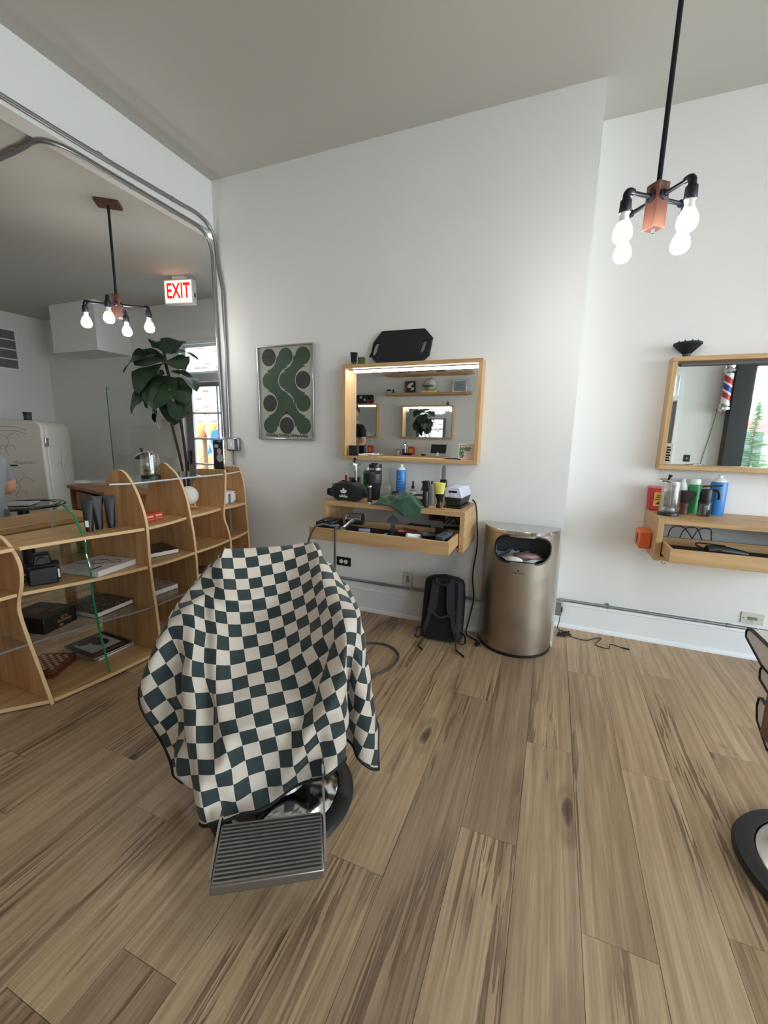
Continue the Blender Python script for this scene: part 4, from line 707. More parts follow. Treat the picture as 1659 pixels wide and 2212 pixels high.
# ---------------------------------------------------------------- cape
CN, CRN, CC0, CRR0 = 25, 24, -5, -4
CP = [-14290,16050,3218,-14290,16050,3711,-14252,15957,4204,-14141,15678,4577,-14448,15582,4600,-14734,15250,4639,-14952,14618,4491,-14746,14190,4404,-14693,13412,4463,-14579,12850,4658,-14246,12331,4607,-14093,11370,4398,-13927,10650,4274,-14003,10214,4060,-13858,9902,3326,-13512,9786,2830,-13248,9873,2320,-13142,10028,1797,-12946,10098,1308,-12501,9907,1108,-12061,9627,1127,-11979,9717,668,-10519,9803,500,-10211,9727,500,
-14482,16528,3665,-14482,16528,4158,-14444,16435,4651,-14333,16157,5024,-14574,15894,5047,-14773,15346,5086,-14905,14503,4938,-14635,13912,4851,-14537,13025,4910,-14417,12448,5104,-14075,11905,5054,-13964,11048,4844,-13844,10444,4721,-13666,9902,4140,-13402,9719,3636,-13039,9714,3154,-12807,9842,2645,-12732,10026,2147,-12491,10031,1648,-12067,9865,1452,-11677,9581,1439,-11485,9499,881,-10446,9621,500,-10087,9419,500,
-14436,16414,4111,-14436,16414,4604,-14399,16322,5097,-14287,16043,5470,-14440,15562,5493,-14588,14886,5533,-14711,14017,5385,-14429,13399,5298,-14376,12623,5357,-14308,12175,5551,-13988,11687,5500,-13906,10905,5291,-13507,10133,4801,-13217,9964,4476,-13048,10087,3922,-12754,10175,3396,-12575,10330,2873,-12339,10251,2522,-12083,9994,2037,-11669,9815,1876,-11235,9631,1669,-11000,9389,1123,-10277,9202,567,-9917,8996,500,
-14173,15760,4558,-14173,15760,5051,-14136,15668,5544,-14024,15389,5917,-14199,14960,5940,-14396,14409,5980,-14579,13689,5831,-14330,13154,5744,-14317,12477,5803,-14258,12052,5998,-13940,11568,5947,-13569,10593,5371,-13186,10338,5255,-12944,10422,4715,-12782,10590,4117,-12250,10197,3680,-12069,10265,3158,-11795,10156,2691,-11762,9665,2393,-11495,9297,2050,-10949,9248,1872,-10581,9191,1426,-10180,8958,1014,-9843,8810,527,
-13999,15325,5005,-13999,15325,5498,-13961,15232,5991,-13850,14954,6364,-14096,14705,6387,-14344,14279,6426,-14545,13604,6278,-14308,13100,6191,-14265,12346,6250,-13921,11740,6078,-13602,11256,6027,-13276,10885,5864,-12954,10790,5498,-12641,10755,5027,-12362,10714,4411,-11845,10485,4008,-11621,10216,3526,-11429,9916,3056,-11267,9548,2633,-11097,9057,2363,-10753,8750,2020,-10286,8788,1690,-10131,8838,1461,-9794,8688,974,
-14004,15339,5452,-14004,15339,5945,-13967,15246,6438,-13855,14968,6811,-14105,14727,6834,-14325,14231,6873,-14481,13446,6725,-14234,12914,6638,-13927,12035,6330,-13485,11676,6291,-13088,11400,6270,-12742,11136,5969,-12448,10811,5569,-12164,10612,5090,-12025,10295,4572,-11683,9954,4175,-11418,9735,3697,-11150,9486,3270,-10856,9273,2859,-10551,9067,2486,-10215,8811,2198,-9871,8563,2031,-9794,8526,1541,-9456,8376,1054,
-14008,15349,5898,-14008,15349,6391,-13971,15256,6884,-13859,14978,7257,-14056,14605,7280,-14236,14008,7320,-14144,13134,6805,-13896,12602,6718,-13474,12268,6461,-13000,11916,6504,-12599,11558,6231,-12236,11222,5895,-11952,10861,5508,-11708,10511,5088,-11473,10237,4628,-11149,10027,4201,-10888,9803,3765,-10616,9498,3411,-10346,9216,3036,-10054,8965,2725,-9728,8681,2490,-9380,8408,2242,-9294,8390,1711,-8990,8233,1316,
-13908,15099,6345,-13908,15099,6838,-13871,15006,7331,-13759,14728,7704,-13949,14340,7727,-13898,13697,7400,-13799,13171,7109,-13471,12882,6718,-13057,12596,6659,-12824,12303,6255,-12498,11960,5920,-12149,11650,5567,-11901,11301,5156,-11633,10976,4742,-11344,10719,4338,-10959,10507,3973,-10538,10251,3664,-10255,9916,3266,-9921,9552,2950,-9559,9201,2714,-9170,8816,2591,-9154,8873,2073,-9118,8918,1545,-8802,8712,1082,
-13806,14845,6792,-13806,14845,7285,-13769,14753,7778,-13657,14474,8151,-13612,14028,7807,-13505,13511,7526,-13277,13262,7092,-12920,13029,6874,-12631,12641,6546,-12298,12320,6230,-11989,12034,5866,-11635,11713,5560,-11378,11382,5156,-11120,11064,4740,-10834,10720,4371,-10497,10358,4120,-10144,10011,3959,-9845,9758,3588,-9488,9518,3336,-9118,9311,3024,-8970,9320,2474,-8894,9288,1908,-8755,9219,1381,-8620,9234,895,
-13469,14534,6872,-13469,14534,7365,-13431,14441,7858,-13320,14162,8231,-13197,13780,7921,-12978,13555,7523,-12717,13315,7166,-12408,13005,6854,-12108,12737,6519,-12153,12801,5969,-11828,12505,5613,-11495,12178,5271,-11187,11852,4903,-10881,11531,4528,-10522,11180,4243,-10132,10802,4057,-9736,10408,3957,-9391,10085,3649,-8981,9757,3497,-8925,9833,2947,-8851,9856,2388,-8729,9833,1839,-8577,9770,1299,-8314,9615,793,
-13578,15042,6730,-13578,15042,7223,-13541,14950,7716,-13429,14671,8089,-13078,14340,7781,-12814,14092,7372,-12506,13812,7022,-12182,13508,6695,-11857,13209,6365,-11882,13273,5821,-11579,12986,5442,-11236,12658,5114,-10882,12322,4807,-10523,11975,4515,-10150,11613,4263,-9757,11233,4077,-9358,10837,3965,-8984,10481,3702,-8585,10129,3517,-8561,10228,2947,-8505,10286,2371,-8392,10273,1802,-8249,10219,1247,-8070,10105,704,
-13322,15559,6643,-13322,15559,7136,-13285,15466,7629,-13173,15188,8002,-12829,14862,7685,-12519,14591,7308,-12217,14307,6937,-11887,14000,6600,-11551,13692,6273,-11537,13734,5736,-11201,13421,5417,-10854,13083,5114,-10500,12746,4812,-10140,12392,4537,-9766,12031,4288,-9379,11657,4079,-8979,11263,3949,-8595,10883,3740,-8201,10524,3532,-8158,10601,2982,-8062,10614,2436,-7880,10457,1948,-7724,10326,1423,-7786,10529,889,
-13023,16062,6592,-13023,16062,7085,-12985,15970,7578,-12874,15691,7951,-12513,15348,7684,-12207,15079,7289,-11897,14789,6924,-11568,14486,6588,-11247,14188,6255,-11120,14132,5758,-10771,13790,5472,-10421,13447,5178,-10066,13109,4886,-9712,12750,4621,-9347,12418,4334,-8976,12068,4078,-8586,11682,3941,-8202,11307,3760,-7844,10967,3519,-7796,11031,2977,-7534,10662,2662,-7358,10484,2176,-7387,10687,1650,-7414,10862,1118,
-12684,16545,6550,-12684,16545,7043,-12647,16452,7536,-12535,16174,7909,-12158,15802,7720,-11870,15545,7309,-11559,15258,6949,-11252,14972,6591,-10943,14686,6251,-10633,14395,5934,-10302,14077,5633,-9956,13740,5353,-9604,13377,5104,-9256,13007,4856,-8899,12653,4609,-8527,12363,4282,-8151,12058,3981,-7791,11684,3828,-7530,11452,3434,-7305,10968,3258,-7043,10675,2933,-7075,10893,2396,-7149,11125,1869,-6900,10969,1370,
-12311,17003,6539,-12311,17003,7032,-12274,16910,7525,-12162,16632,7898,-11785,16232,7782,-11501,15979,7373,-11198,15694,7008,-10873,15388,6678,-10532,15055,6383,-10190,14693,6120,-9845,14333,5859,-9497,13965,5608,-9149,13578,5399,-8810,13179,5181,-8467,12789,4949,-8084,12555,4598,-7695,12279,4278,-7342,11983,4038,-7163,11466,3824,-6857,11005,3623,-6829,11142,3135,-6834,11321,2622,-6674,11285,2093,-6391,11018,1650,
-11917,17439,6533,-11917,17439,7026,-11880,17346,7519,-11768,17068,7892,-11400,16635,7866,-11087,16335,7497,-10760,16005,7167,-10419,15655,6876,-10072,15280,6633,-9732,14906,6374,-9390,14522,6138,-9049,14129,5923,-8701,13740,5709,-8384,13297,5541,-8049,12894,5321,-7663,12701,4960,-7292,12378,4703,-7132,11845,4484,-6786,11498,4185,-6494,11207,3978,-6452,11391,3427,-6316,11388,2858,-6182,11416,2304,-6192,11486,1738,
-11470,17819,6577,-11470,17819,7070,-11433,17726,7563,-11321,17447,7936,-10998,16995,7963,-10642,16630,7682,-10299,16232,7434,-9966,15831,7192,-9635,15424,6970,-9306,15025,6737,-8970,14632,6511,-8629,14244,6290,-8291,13844,6086,-7961,13429,5905,-7635,13008,5706,-7246,12745,5362,-7043,12236,5164,-6696,11926,4863,-6361,11641,4552,-6190,11692,4011,-6112,11796,3446,-6099,11914,2897,-6103,11990,2325,-6134,12010,1739,
-11536,18300,6457,-11536,18300,6950,-11498,18207,7443,-11387,17928,7816,-10580,17075,8134,-10164,16803,7870,-9827,16381,7705,-9519,15925,7533,-9205,15532,7326,-8902,15117,7128,-8581,14704,6924,-8255,14302,6712,-7929,13889,6525,-7565,13527,6289,-7234,13102,6096,-6960,12667,5845,-6610,12339,5517,-6237,12035,5197,-6190,12184,4679,-6281,12251,4139,-6245,12347,3593,-6240,12450,3030,-6392,12444,2469,-6607,12262,1964,
-11592,18440,6010,-11592,18440,6503,-11555,18347,6996,-11443,18069,7369,-10646,17556,8014,-10229,17284,7750,-9893,16862,7585,-9269,16325,7396,-8854,15965,7189,-8516,15514,7071,-8179,15057,6970,-7846,14598,6850,-7511,14130,6764,-7188,13662,6641,-6866,13194,6514,-6557,12819,6189,-6332,12437,5929,-6398,12561,5387,-6458,12674,4845,-6500,12761,4308,-6524,12829,3771,-6698,12725,3217,-6901,12550,2699,-7119,12305,2219,
-11639,18558,5563,-11639,18558,6056,-11602,18465,6549,-11490,18187,6922,-10706,17704,7568,-10300,17459,7304,-9975,17066,7138,-9335,16806,7276,-8920,16446,7069,-8228,15857,6719,-7865,15408,6667,-7492,14967,6591,-7141,14512,6573,-6796,14059,6528,-6493,13601,6443,-6341,13268,6007,-6243,12935,5645,-6365,13009,5127,-6482,13129,4572,-6583,13195,4015,-6660,13201,3481,-6949,13179,3016,-7132,13022,2499,-7303,12792,1999,
-11791,18935,5116,-11791,18935,5609,-11754,18842,6102,-11642,18564,6475,-10837,18033,7121,-10436,17800,6857,-10108,17396,6692,-9441,17071,6829,-9021,16697,6622,-8294,16339,6599,-7931,15889,6547,-7558,15448,6471,-7207,14993,6453,-6862,14540,6408,-6559,14082,6323,-6372,13716,5705,-6142,13371,5267,-6001,13034,4809,-6105,12850,4327,-6233,12900,3757,-6264,12869,3162,-6539,12928,2719,-6646,13083,2205,-6866,13004,1688,
-11966,19370,4670,-11966,19370,5163,-11928,19278,5656,-11817,18999,6029,-10962,18343,6674,-10526,18023,6410,-10160,17527,6245,-9489,17192,6382,-9052,16774,6175,-8350,16478,6152,-7981,16013,6100,-7606,15568,6024,-7258,15119,6007,-6920,14684,5961,-6627,14251,5876,-6438,14197,5585,-6208,13852,5147,-6087,13512,4496,-5851,13233,4039,-5747,12849,3628,-5852,12617,3175,-6049,12669,2628,-6180,12761,2065,-6314,12914,1521,
-11967,19374,4223,-11967,19374,4716,-11930,19281,5209,-11818,19002,5582,-10944,18297,6227,-10482,17913,5963,-10110,17402,5798,-9481,17171,5935,-9065,16806,5729,-8398,16598,5705,-8051,16188,5654,-7699,15801,5577,-7373,15405,5560,-7050,15007,5515,-6764,14591,5429,-6545,14463,5138,-6315,14118,4700,-6153,13993,4376,-5917,13714,3919,-5773,13328,3299,-5551,13017,2883,-5555,12707,2417,-5699,12521,1925,-5900,12543,1369,
-11850,19084,3776,-11850,19084,4269,-11813,18991,4762,-11701,18712,5135,-10887,18157,5781,-10473,17891,5517,-10162,17531,5351,-9585,17429,5489,-9215,17181,5282,-8551,16978,5258,-8219,16607,5207,-7869,16224,5131,-7529,15795,5113,-7181,15334,5068,-6861,14833,4983,-6621,14652,4691,-6368,14250,4254,-6221,14163,3929,-5975,13858,3472,-5838,13809,3179,-5617,13498,2763,-5490,13185,2094,-5375,12894,1632,-5420,12604,1049,
-11925,19269,3329,-11925,19269,3822,-11888,19177,4315,-11776,18898,4688,-11037,18530,5334,-10690,18430,5070,-10424,18183,4905,-9826,18031,5042,-9446,17755,4835,-8724,17409,4812,-8351,16937,4760,-7952,16430,4684,-7562,15876,4666,-7170,15306,4621,-6821,14733,4536,-6605,14614,4245,-6357,14222,3807,-6249,14232,3482,-6019,13968,3026,-5897,13954,2733,-5686,13669,2316,-5556,13667,1974,-5415,13345,1277,-5255,13067,680]
HV = {0: 19.6, 1: 19.3, 2: 19.35, 3: 19.4, 4: 19.15, 5: 19.0, 6: 18.5, 7: 18.75, 8: 19.3, 9: 19.2, 10: 18.9, 11: 18.8, 17: 19.1, 18: 19.3, 19: 19.3}
def node(i, j):
    i = min(max(i, 0), CN - 1); j = min(max(j, 0), CRN - 1); o = (i * CRN + j) * 3
    return Vector((CP[o] * 1e-4, CP[o + 1] * 1e-4, CP[o + 2] * 1e-4))
def c4(a, b, c, d, t): return .5 * ((2 * b) + (c - a) * t + (2 * a - 5 * b + 4 * c - d) * t * t + (3 * b - a - 3 * c + d) * t ** 3)
K = 5
def cape_pt(u, v):
    i = min(int(u), CN - 2); j = min(int(v), CRN - 2); fu = u - i; fv = v - j
    return c4(*[c4(*[node(i + a, j + b) for b in (-1, 0, 1, 2)], fv) for a in (-1, 0, 1, 2)], fu)
def cape_uv(u, v):
    r = CRR0 + v; c = CC0 + u
    if r > 18:
        i = int(math.floor(c)); h0 = HV.get(i, 19.15); h1 = HV.get(i + 1, 19.15); h = h0 + (h1 - h0) * (c - i); r = 18 + (r - 18) * (h - 18)
    if c < -4: c = -4 + (c + 4) * .62
    return (c, r)
nu, nv = (CN - 1) * K, (CRN - 1) * K
verts = [cape_pt(i / K, j / K) for i in range(nu + 1) for j in range(nv + 1)]
uvs = [cape_uv(i / K, j / K) for i in range(nu + 1) for j in range(nv + 1)]
faces = []
for i in range(nu):
    for j in range(nv):
        if CC0 + i / K < 0 and CRR0 + j / K >= 17: continue
        a = i * (nv + 1) + j; faces.append((a, a + nv + 1, a + nv + 2, a + 1))
me = bpy.data.meshes.new('cape'); me.from_pydata([tuple(v) for v in verts], [], faces); me.update()
q = (nu // 2) * (nv + 1) + nv // 2
n_ = (verts[q + nv + 1] - verts[q]).cross(verts[q + 1] - verts[q])
if n_.dot(Vector((0, 0, 1.334)) - verts[q]) < 0: me.flip_normals()
ul = me.uv_layers.new(name='weave')
for lp in me.loops: ul.data[lp.index].uv = uvs[lp.vertex_index]
me.polygons.foreach_set('use_smooth', [True] * len(me.polygons))
m = bpy.data.materials.new('checkered_cloth'); m.use_nodes = True; nt = m.node_tree; b = nt.nodes['Principled BSDF']; uvn = nt.nodes.new('ShaderNodeUVMap'); uvn.uv_map = 'weave'
off = nt.nodes.new('ShaderNodeMapping'); off.inputs['Location'].default_value = (20, 20, .5); nt.links.new(uvn.outputs[0], off.inputs[0])
ck = nt.nodes.new('ShaderNodeTexChecker'); ck.inputs['Scale'].default_value = 1; ck.inputs['Color1'].default_value = rgb(214, 201, 186); ck.inputs['Color2'].default_value = rgb(42, 56, 57); nt.links.new(off.outputs[0], ck.inputs['Vector'])
nt.links.new(ck.outputs[0], b.inputs['Base Color']); b.inputs['Roughness'].default_value = .62; b.inputs['Specular IOR Level'].default_value = .3; b.inputs['Sheen Weight'].default_value = .15
cp = O('barber_cape', me, None, norm=False); me.materials.append(m); me.materials.append(mat('cape_lining', rgb(196, 200, 212), .6))
sd = cp.modifiers.new('thick', 'SOLIDIFY'); sd.thickness = .002; sd.offset = -1; sd.material_offset = 1; sd.material_offset_rim = 1
tag(cp, 'dark green and cream checkered cape draped over the barber chair', 'cape')
def edge_pts(us): return [tuple(cape_pt(u, v)) for u, v in us]
PIPE = mat('cape_piping', rgb(12, 12, 14), .6); S4 = 4
bb = MB()
bb.tube(edge_pts([((0 - CC0) + k / S4, 19 - CRR0) for k in range(0, 11 * S4 + 1)]), .0058, 8)
bb.tube(edge_pts([((12 - CC0) + k / S4, 19 - CRR0) for k in range(0, 7 * S4 + 1)]), .0058, 8)
bb.tube(edge_pts([(0, 9.5 - CRR0 + k / S4) for k in range(0, int(7.5 * S4) + 1)] + [(k / S4, 17 - CRR0) for k in range(1, 4 * S4)]), .0062, 8)
bb.tube(edge_pts([(19 - CC0, 9 - CRR0 + k / S4) for k in range(0, 10 * S4 + 1)]), .0055, 8)
O('piping', bb, PIPE, cp)
# ---------------------------------------------------------------- second barber chair (right edge)
t = T('barber_chair', 'cream barber chair with black piping at right edge of photo', 'barber chair', (.925, 1.5, 0), 0)
CREAM = mat('cream_leather', rgb(222, 214, 204), .45, bump=.1, bs=300); PIP = mat('black_piping', rgb(16, 16, 18), .5); WSIDE = wood('walnut_panel', rgb(126, 98, 78), rgb(92, 70, 56), 'z')
O('rubber_ring', MB().lathe([(.205, 0), (.258, 0), (.266, .012), (.258, .028), (.235, .036), (.208, .032)], 56), RUB, t)
O('base_dome', MB().lathe([(.207, .028), (.20, .036), (.14, .054), (.085, .07), (.078, .09), (.072, .10)], 40), mat('satin_steel', rgb(200, 198, 194), .3, metal=1), t)
O('column', MB().lathe([(.07, .06), (.07, .26), (0, .26)], 28), CHROME, t)
def piped(name, poly_, axis, lo, hi, par, bev=.012):
    o = O(name, MB().prism(poly_, axis, lo, hi), CREAM, par, bevel=bev, seg=3)
    for e in (lo + .002, hi - .002):
        P3 = [(e, a, b_) if axis == 'x' else ((a, e, b_) if axis == 'y' else (a, b_, e)) for a, b_ in poly_]
        O('piping', MB().tube(P3, .0055, 8, closed=True), PIP, o)
    return o
for s in (-1, 1):
    xa, xb = sorted((s * .205, s * .285))
    piped('armrest', [(-.30, .655), (-.30, .74), (.12, .738), (.145, .733), (.155, .72), (.15, .702), (.02, .667)], 'x', xa, xb, t, .006)
    piped('arm_cushion', [(-.26, .615), (-.26, .655), (.02, .667), (.03, .650), (.022, .622), (-.04, .612)], 'x', xa + .002, xb - .002, t, .006)
    O('side_panel', MB().prism([(-.30, .485), (-.30, .612), (-.042, .612), (-.047, .485)], 'x', *sorted((s * .268, s * .288))), WSIDE, t, bevel=.002)
piped('seat', [(-.22, .44), (-.22, .54), (.03, .555), (.046, .548), (.048, .52), (.032, .48), (-.05, .44)], 'x', -.266, .266, t, .008)
piped('backrest', [(-.20, .50), (-.26, .50), (-.42, 1.02), (-.34, 1.04)], 'x', -.22, .22, t, .02)
O('seat_frame', MB().bx(-.2, .2, -.2, .05, .26, .42), CHROME, t)
# ---------------------------------------------------------------- curved plywood divider shelf
sh_ = T('divider_shelf', 'long curvy plywood divider shelf with clear acrylic shelves at left', 'shelf')
def profile(front, back, k=5): return [(p.x, p.y) for p in cr([(a, b, 0) for a, b in front], k)] + back
PAN = {
 .74: ([(-2.46, .78), (-2.40, .83), (-2.32, .79), (-2.29, .68), (-2.33, .52), (-2.34, .40), (-2.28, .2), (-2.20, 0)], [(-2.60, 0), (-2.60, .60), (-2.55, .75)]),
 1.115: ([(-2.50, .78), (-2.44, .828), (-2.385, .81), (-2.325, .76), (-2.289, .69), (-2.30, .60), (-2.345, .50), (-2.345, .43), (-2.30, .30), (-2.24, .15), (-2.182, 0)], [(-2.60, 0), (-2.60, .60), (-2.56, .74)]),
 1.675: ([(-2.50, .88), (-2.477, .945), (-2.463, 1.011), (-2.428, 1.059), (-2.361, 1.107), (-2.289, 1.098), (-2.219, 1.02), (-2.17, .916), (-2.143, .81), (-2.141, .707), (-2.143, .576), (-2.136, .443), (-2.123, .308), (-2.114, .143), (-2.11, 0)], [(-2.61, 0), (-2.61, .60), (-2.55, .78)]),
 2.02: ([(-2.58, .831), (-2.533, .976), (-2.464, 1.045), (-2.454, 1.089), (-2.38, 1.131), (-2.316, 1.095), (-2.271, 1.059), (-2.23, .994), (-2.193, .891), (-2.177, .806), (-2.155, .663), (-2.147, .524), (-2.145, .374), (-2.14, 0)], [(-2.62, 0), (-2.62, .60)]),
 2.385: ([(-2.56, .90), (-2.52, .95), (-2.475, 1.01), (-2.475, 1.045), (-2.445, 1.065), (-2.23, 1.068), (-2.21, 1.06), (-2.204, 1.03), (-2.218, .87), (-2.236, .72), (-2.206, .63), (-2.185, .545), (-2.184, .49), (-2.16, .2), (-2.15, 0)], [(-2.62, 0), (-2.62, .60)]),
 2.67: ([(-2.50, 1.06), (-2.43, 1.068), (-2.335, 1.066), (-2.318, 1.05), (-2.28, .91), (-2.273, .75), (-2.26, .565), (-2.256, .41), (-2.25, 0)], [(-2.62, 0), (-2.62, .98)]),
}
PLYE = mat('plywood_edge', rgb(222, 186, 138), .5, var=.08, vs=60)
def edged(o, ax):
    o.data.materials.append(PLYE)
    for p in o.data.polygons:
        if abs(p.normal[ax]) < .5: p.material_index = 1
    return o
for y, (f, bk) in PAN.items(): edged(O('upright_panel', MB().prism(profile(f, bk), 'y', y - .009, y + .009), PLYZ, sh_, bevel=.003), 1)
gl = [(-2.52, .70), (-2.51, .82), (-2.48, .895), (-2.40, .938), (-2.34, .905), (-2.301, .862), (-2.265, .80), (-2.247, .755), (-2.252, .69), (-2.232, .605), (-2.236, .48), (-2.226, .37), (-2.20, .20), (-2.154, 0)]
GP = profile(gl, [(-2.58, 0), (-2.58, .55)])
gp = O('glass_panel', MB().prism(GP, 'y', 1.386, 1.396), clear('green_glass', (.93, .97, .95, 1)), sh_)
GE = mat('glass_edge_green', rgb(34, 128, 88), .1, spec=.8, coat=.5)
nb = len(GP) - 3; kt = 15
O('glass_edge', MB().tube([(a, 1.391, b) for a, b in GP[kt:nb]], .0058, 8), GE, gp); O('pale_edge', MB().tube([(a, 1.391, b) for a, b in GP[:kt + 1]], .0032, 6), mat('pale_edge', rgb(150, 165, 150), .2), gp)
def xf(tab, y):
    for (a, b), (c, d) in zip(tab, tab[1:]):
        if a <= y <= c: return b + (d - b) * (y - a) / (c - a)
    return tab[-1][1] if y > tab[-1][0] else tab[0][1]
FRT = {'u': [(.74, -2.38), (1.115, -2.30), (1.391, -2.243), (1.675, -2.15), (2.02, -2.205), (2.385, -2.258), (2.67, -2.272)],
       'm': [(.74, -2.40), (1.115, -2.33), (1.391, -2.228), (1.675, -2.15), (2.02, -2.15), (2.385, -2.19), (2.67, -2.262)],
       'b': [(.74, -2.45), (.97, -2.33), (1.115, -2.182), (1.391, -2.150), (1.675, -2.12)],
       'a': [(.74, -2.36), (1.115, -2.30), (1.391, -2.235), (1.675, -2.15), (2.02, -2.16), (2.385, -2.2)],
       't': [(1.57, -2.30), (1.675, -2.232), (2.02, -2.245), (2.385, -2.22), (2.67, -2.30)]}
ys = [.74, 1.115, 1.391, 1.675, 2.02, 2.385, 2.67]
def board(name, key, y0, y1, z0, z1, m, bul=.012):
    n = 10; P = [(xf(FRT[key], y0 + (y1 - y0) * i / n) + bul * math.sin(math.pi * i / n), y0 + (y1 - y0) * i / n) for i in range(n + 1)] + [(-2.60, y1), (-2.60, y0)]
    o = O(name, MB().prism(P, 'z', z0, z1), m, sh_, bevel=.002 if m is PLYY else 0)
    return edged(o, 2) if m is PLYY else o
g = .0095
for a, b in ((0, 1), (1, 3), (3, 4), (4, 5), (5, 6)):
    board('shelf_board', 'u', ys[a] + g, ys[b] - g, .767, .785, PLYY); board('shelf_board', 'm', ys[a] + g, ys[b] - g, .537, .555, PLYY)
for a, b in ((0, 1), (1, 3)): board('base_board', 'b', ys[a] + g, ys[b] - g, .008, .028, PLYY)
AE = mat('acrylic_edge_bright', rgb(205, 210, 214), .15); AE2 = mat('acrylic_edge_dim', rgb(132, 134, 136), .12)  # edge brightness put into the colour: bright for the top, dim copy below
def acr(key, y0, y1, z, skip=0):
    o = board('acrylic_shelf', key, y0, y1, z - .011, z, ACRY, .004); n = 10
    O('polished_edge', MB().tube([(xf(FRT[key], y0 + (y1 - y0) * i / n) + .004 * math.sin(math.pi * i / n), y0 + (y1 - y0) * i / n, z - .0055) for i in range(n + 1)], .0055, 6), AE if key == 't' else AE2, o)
acr('a', .76, 1.105, .303); acr('a', 1.125, 1.384, .303); acr('a', 1.40, 1.665, .303); acr('a', 1.685, 2.01, .303); acr('a', 2.03, 2.375, .303)
acr('t', 1.58, 2.375, 1.040); acr('t', 2.395, 2.66, 1.040)
ZU, ZM, ZA, ZB, ZP = .7855, .5555, .3035, .0285, 1.0405
# --- things on the divider shelf
DK = mat('black_tube_plastic', rgb(28, 28, 32), .5)
for k, (x, y, rz, lb) in enumerate([(-2.335, 1.475, -.25, 'black squeeze tube with white barcode label, leftmost of three'), (-2.345, 1.535, .15, 'black squeeze tube, middle of three on plywood shelf'), (-2.325, 1.592, -.1, 'black squeeze tube, rightmost of three on plywood shelf')]):
    t = T('squeeze_tube', lb, 'tube', (x, y, ZU), rz + R(62), 'black squeeze tubes on the divider shelf'); vs = []; 
    O('cap', MB().lathe([(0, 0), (.019, 0), (.019, .022), (0, .022)], 18), BLACK, t)
    def tb(u, v): a = 2 * math.pi * u; return ((.021 + .006 * v) * math.cos(a), (.021 * (1 - v) + .0015) * math.sin(a), .022 + .15 * v)
    O('body', MB().grid(tb, 24, 8), DK, t); O('crimp', MB().bx(-.0275, .0275, -.002, .002, .17, .186), DK, t)
    if k == 0: O('barcode_label', MB().box((-.006, -.0216, .045), (.016, .0012, .035)), PAPER, t)
t = T('film_camera', 'black medium-format film camera on plywood shelf', 'camera', (-2.40, 1.262, ZM), R(62))
O('body', MB().bx(-.068, .068, -.045, .045, .008, .098), BLACKM, t, bevel=.008); O('film_back', MB().bx(-.058, .058, -.075, -.045, .004, .09), BLACK, t, bevel=.006); O('prism_finder', MB().prism([(-.04, .098), (.04, .098), (.03, .15), (-.03, .15)], 'y', -.04, .04), BLACK, t, bevel=.006)
O('eyepiece', MB().cyl((0, -.04, .122), (0, -.058, .122), .018, n=16), BLACK, t); O('lens', MB().cyl((0, .045, .052), (0, .115, .052), .04, .036, n=24), BLACK, t); O('wind_knob', MB().cyl((-.068, -.01, .03), (-.085, -.01, .03), .016, n=16), BLACK, t); O('foot', MB().bx(-.05, .05, -.05, .05, 0, .008), BLACK, t); O('latch', MB().bx(.058, .066, -.07, -.05, .03, .075), CHROME, t)
def cover(name, cols, scale, seed=0.0):
    m = bpy.data.materials.new(name); m.use_nodes = True; nt = m.node_tree; b = nt.nodes['Principled BSDF']; tc = nt.nodes.new('ShaderNodeTexCoord'); mp = nt.nodes.new('ShaderNodeMapping'); mp.inputs['Scale'].default_value = scale; mp.inputs['Location'].default_value = (seed, seed * .7, .3)
    vo = nt.nodes.new('ShaderNodeTexVoronoi'); vo.distance = 'CHEBYCHEV'; vo.inputs['Randomness'].default_value = .35; nt.links.new(tc.outputs['Object'], mp.inputs[0]); nt.links.new(mp.outputs[0], vo.inputs['Vector']); s = nt.nodes.new('ShaderNodeSeparateColor'); nt.links.new(vo.outputs['Color'], s.inputs[0])
    r = nt.nodes.new('ShaderNodeValToRGB'); r.color_ramp.interpolation = 'CONSTANT'; e = r.color_ramp.elements
    while len(e) < len(cols): e.new(.5)
    for k, (p, c) in enumerate(cols): e[k].position = p; e[k].color = c
    nt.links.new(s.outputs[0], r.inputs[0]); nt.links.new(r.outputs[0], b.inputs['Base Color']); b.inputs['Roughness'].default_value = .3; return m
def book(label, loc, rz, w_, d_, th, cv, pages=None, nm='hardcover_book', cat='book', group=None):
    t = T(nm, label, cat, loc, rz, group)
    O('back_cover', MB().bx(-w_ / 2, w_ / 2, -d_ / 2, d_ / 2, 0, .003), cv, t); O('pages', MB().bx(-w_ / 2 + .004, w_ / 2 - .003, -d_ / 2 + .003, d_ / 2 - .003, .003, th - .003), pages or PAPER, t); O('front_cover', MB().bx(-w_ / 2, w_ / 2, -d_ / 2, d_ / 2, th - .003, th), cv, t)
    return t
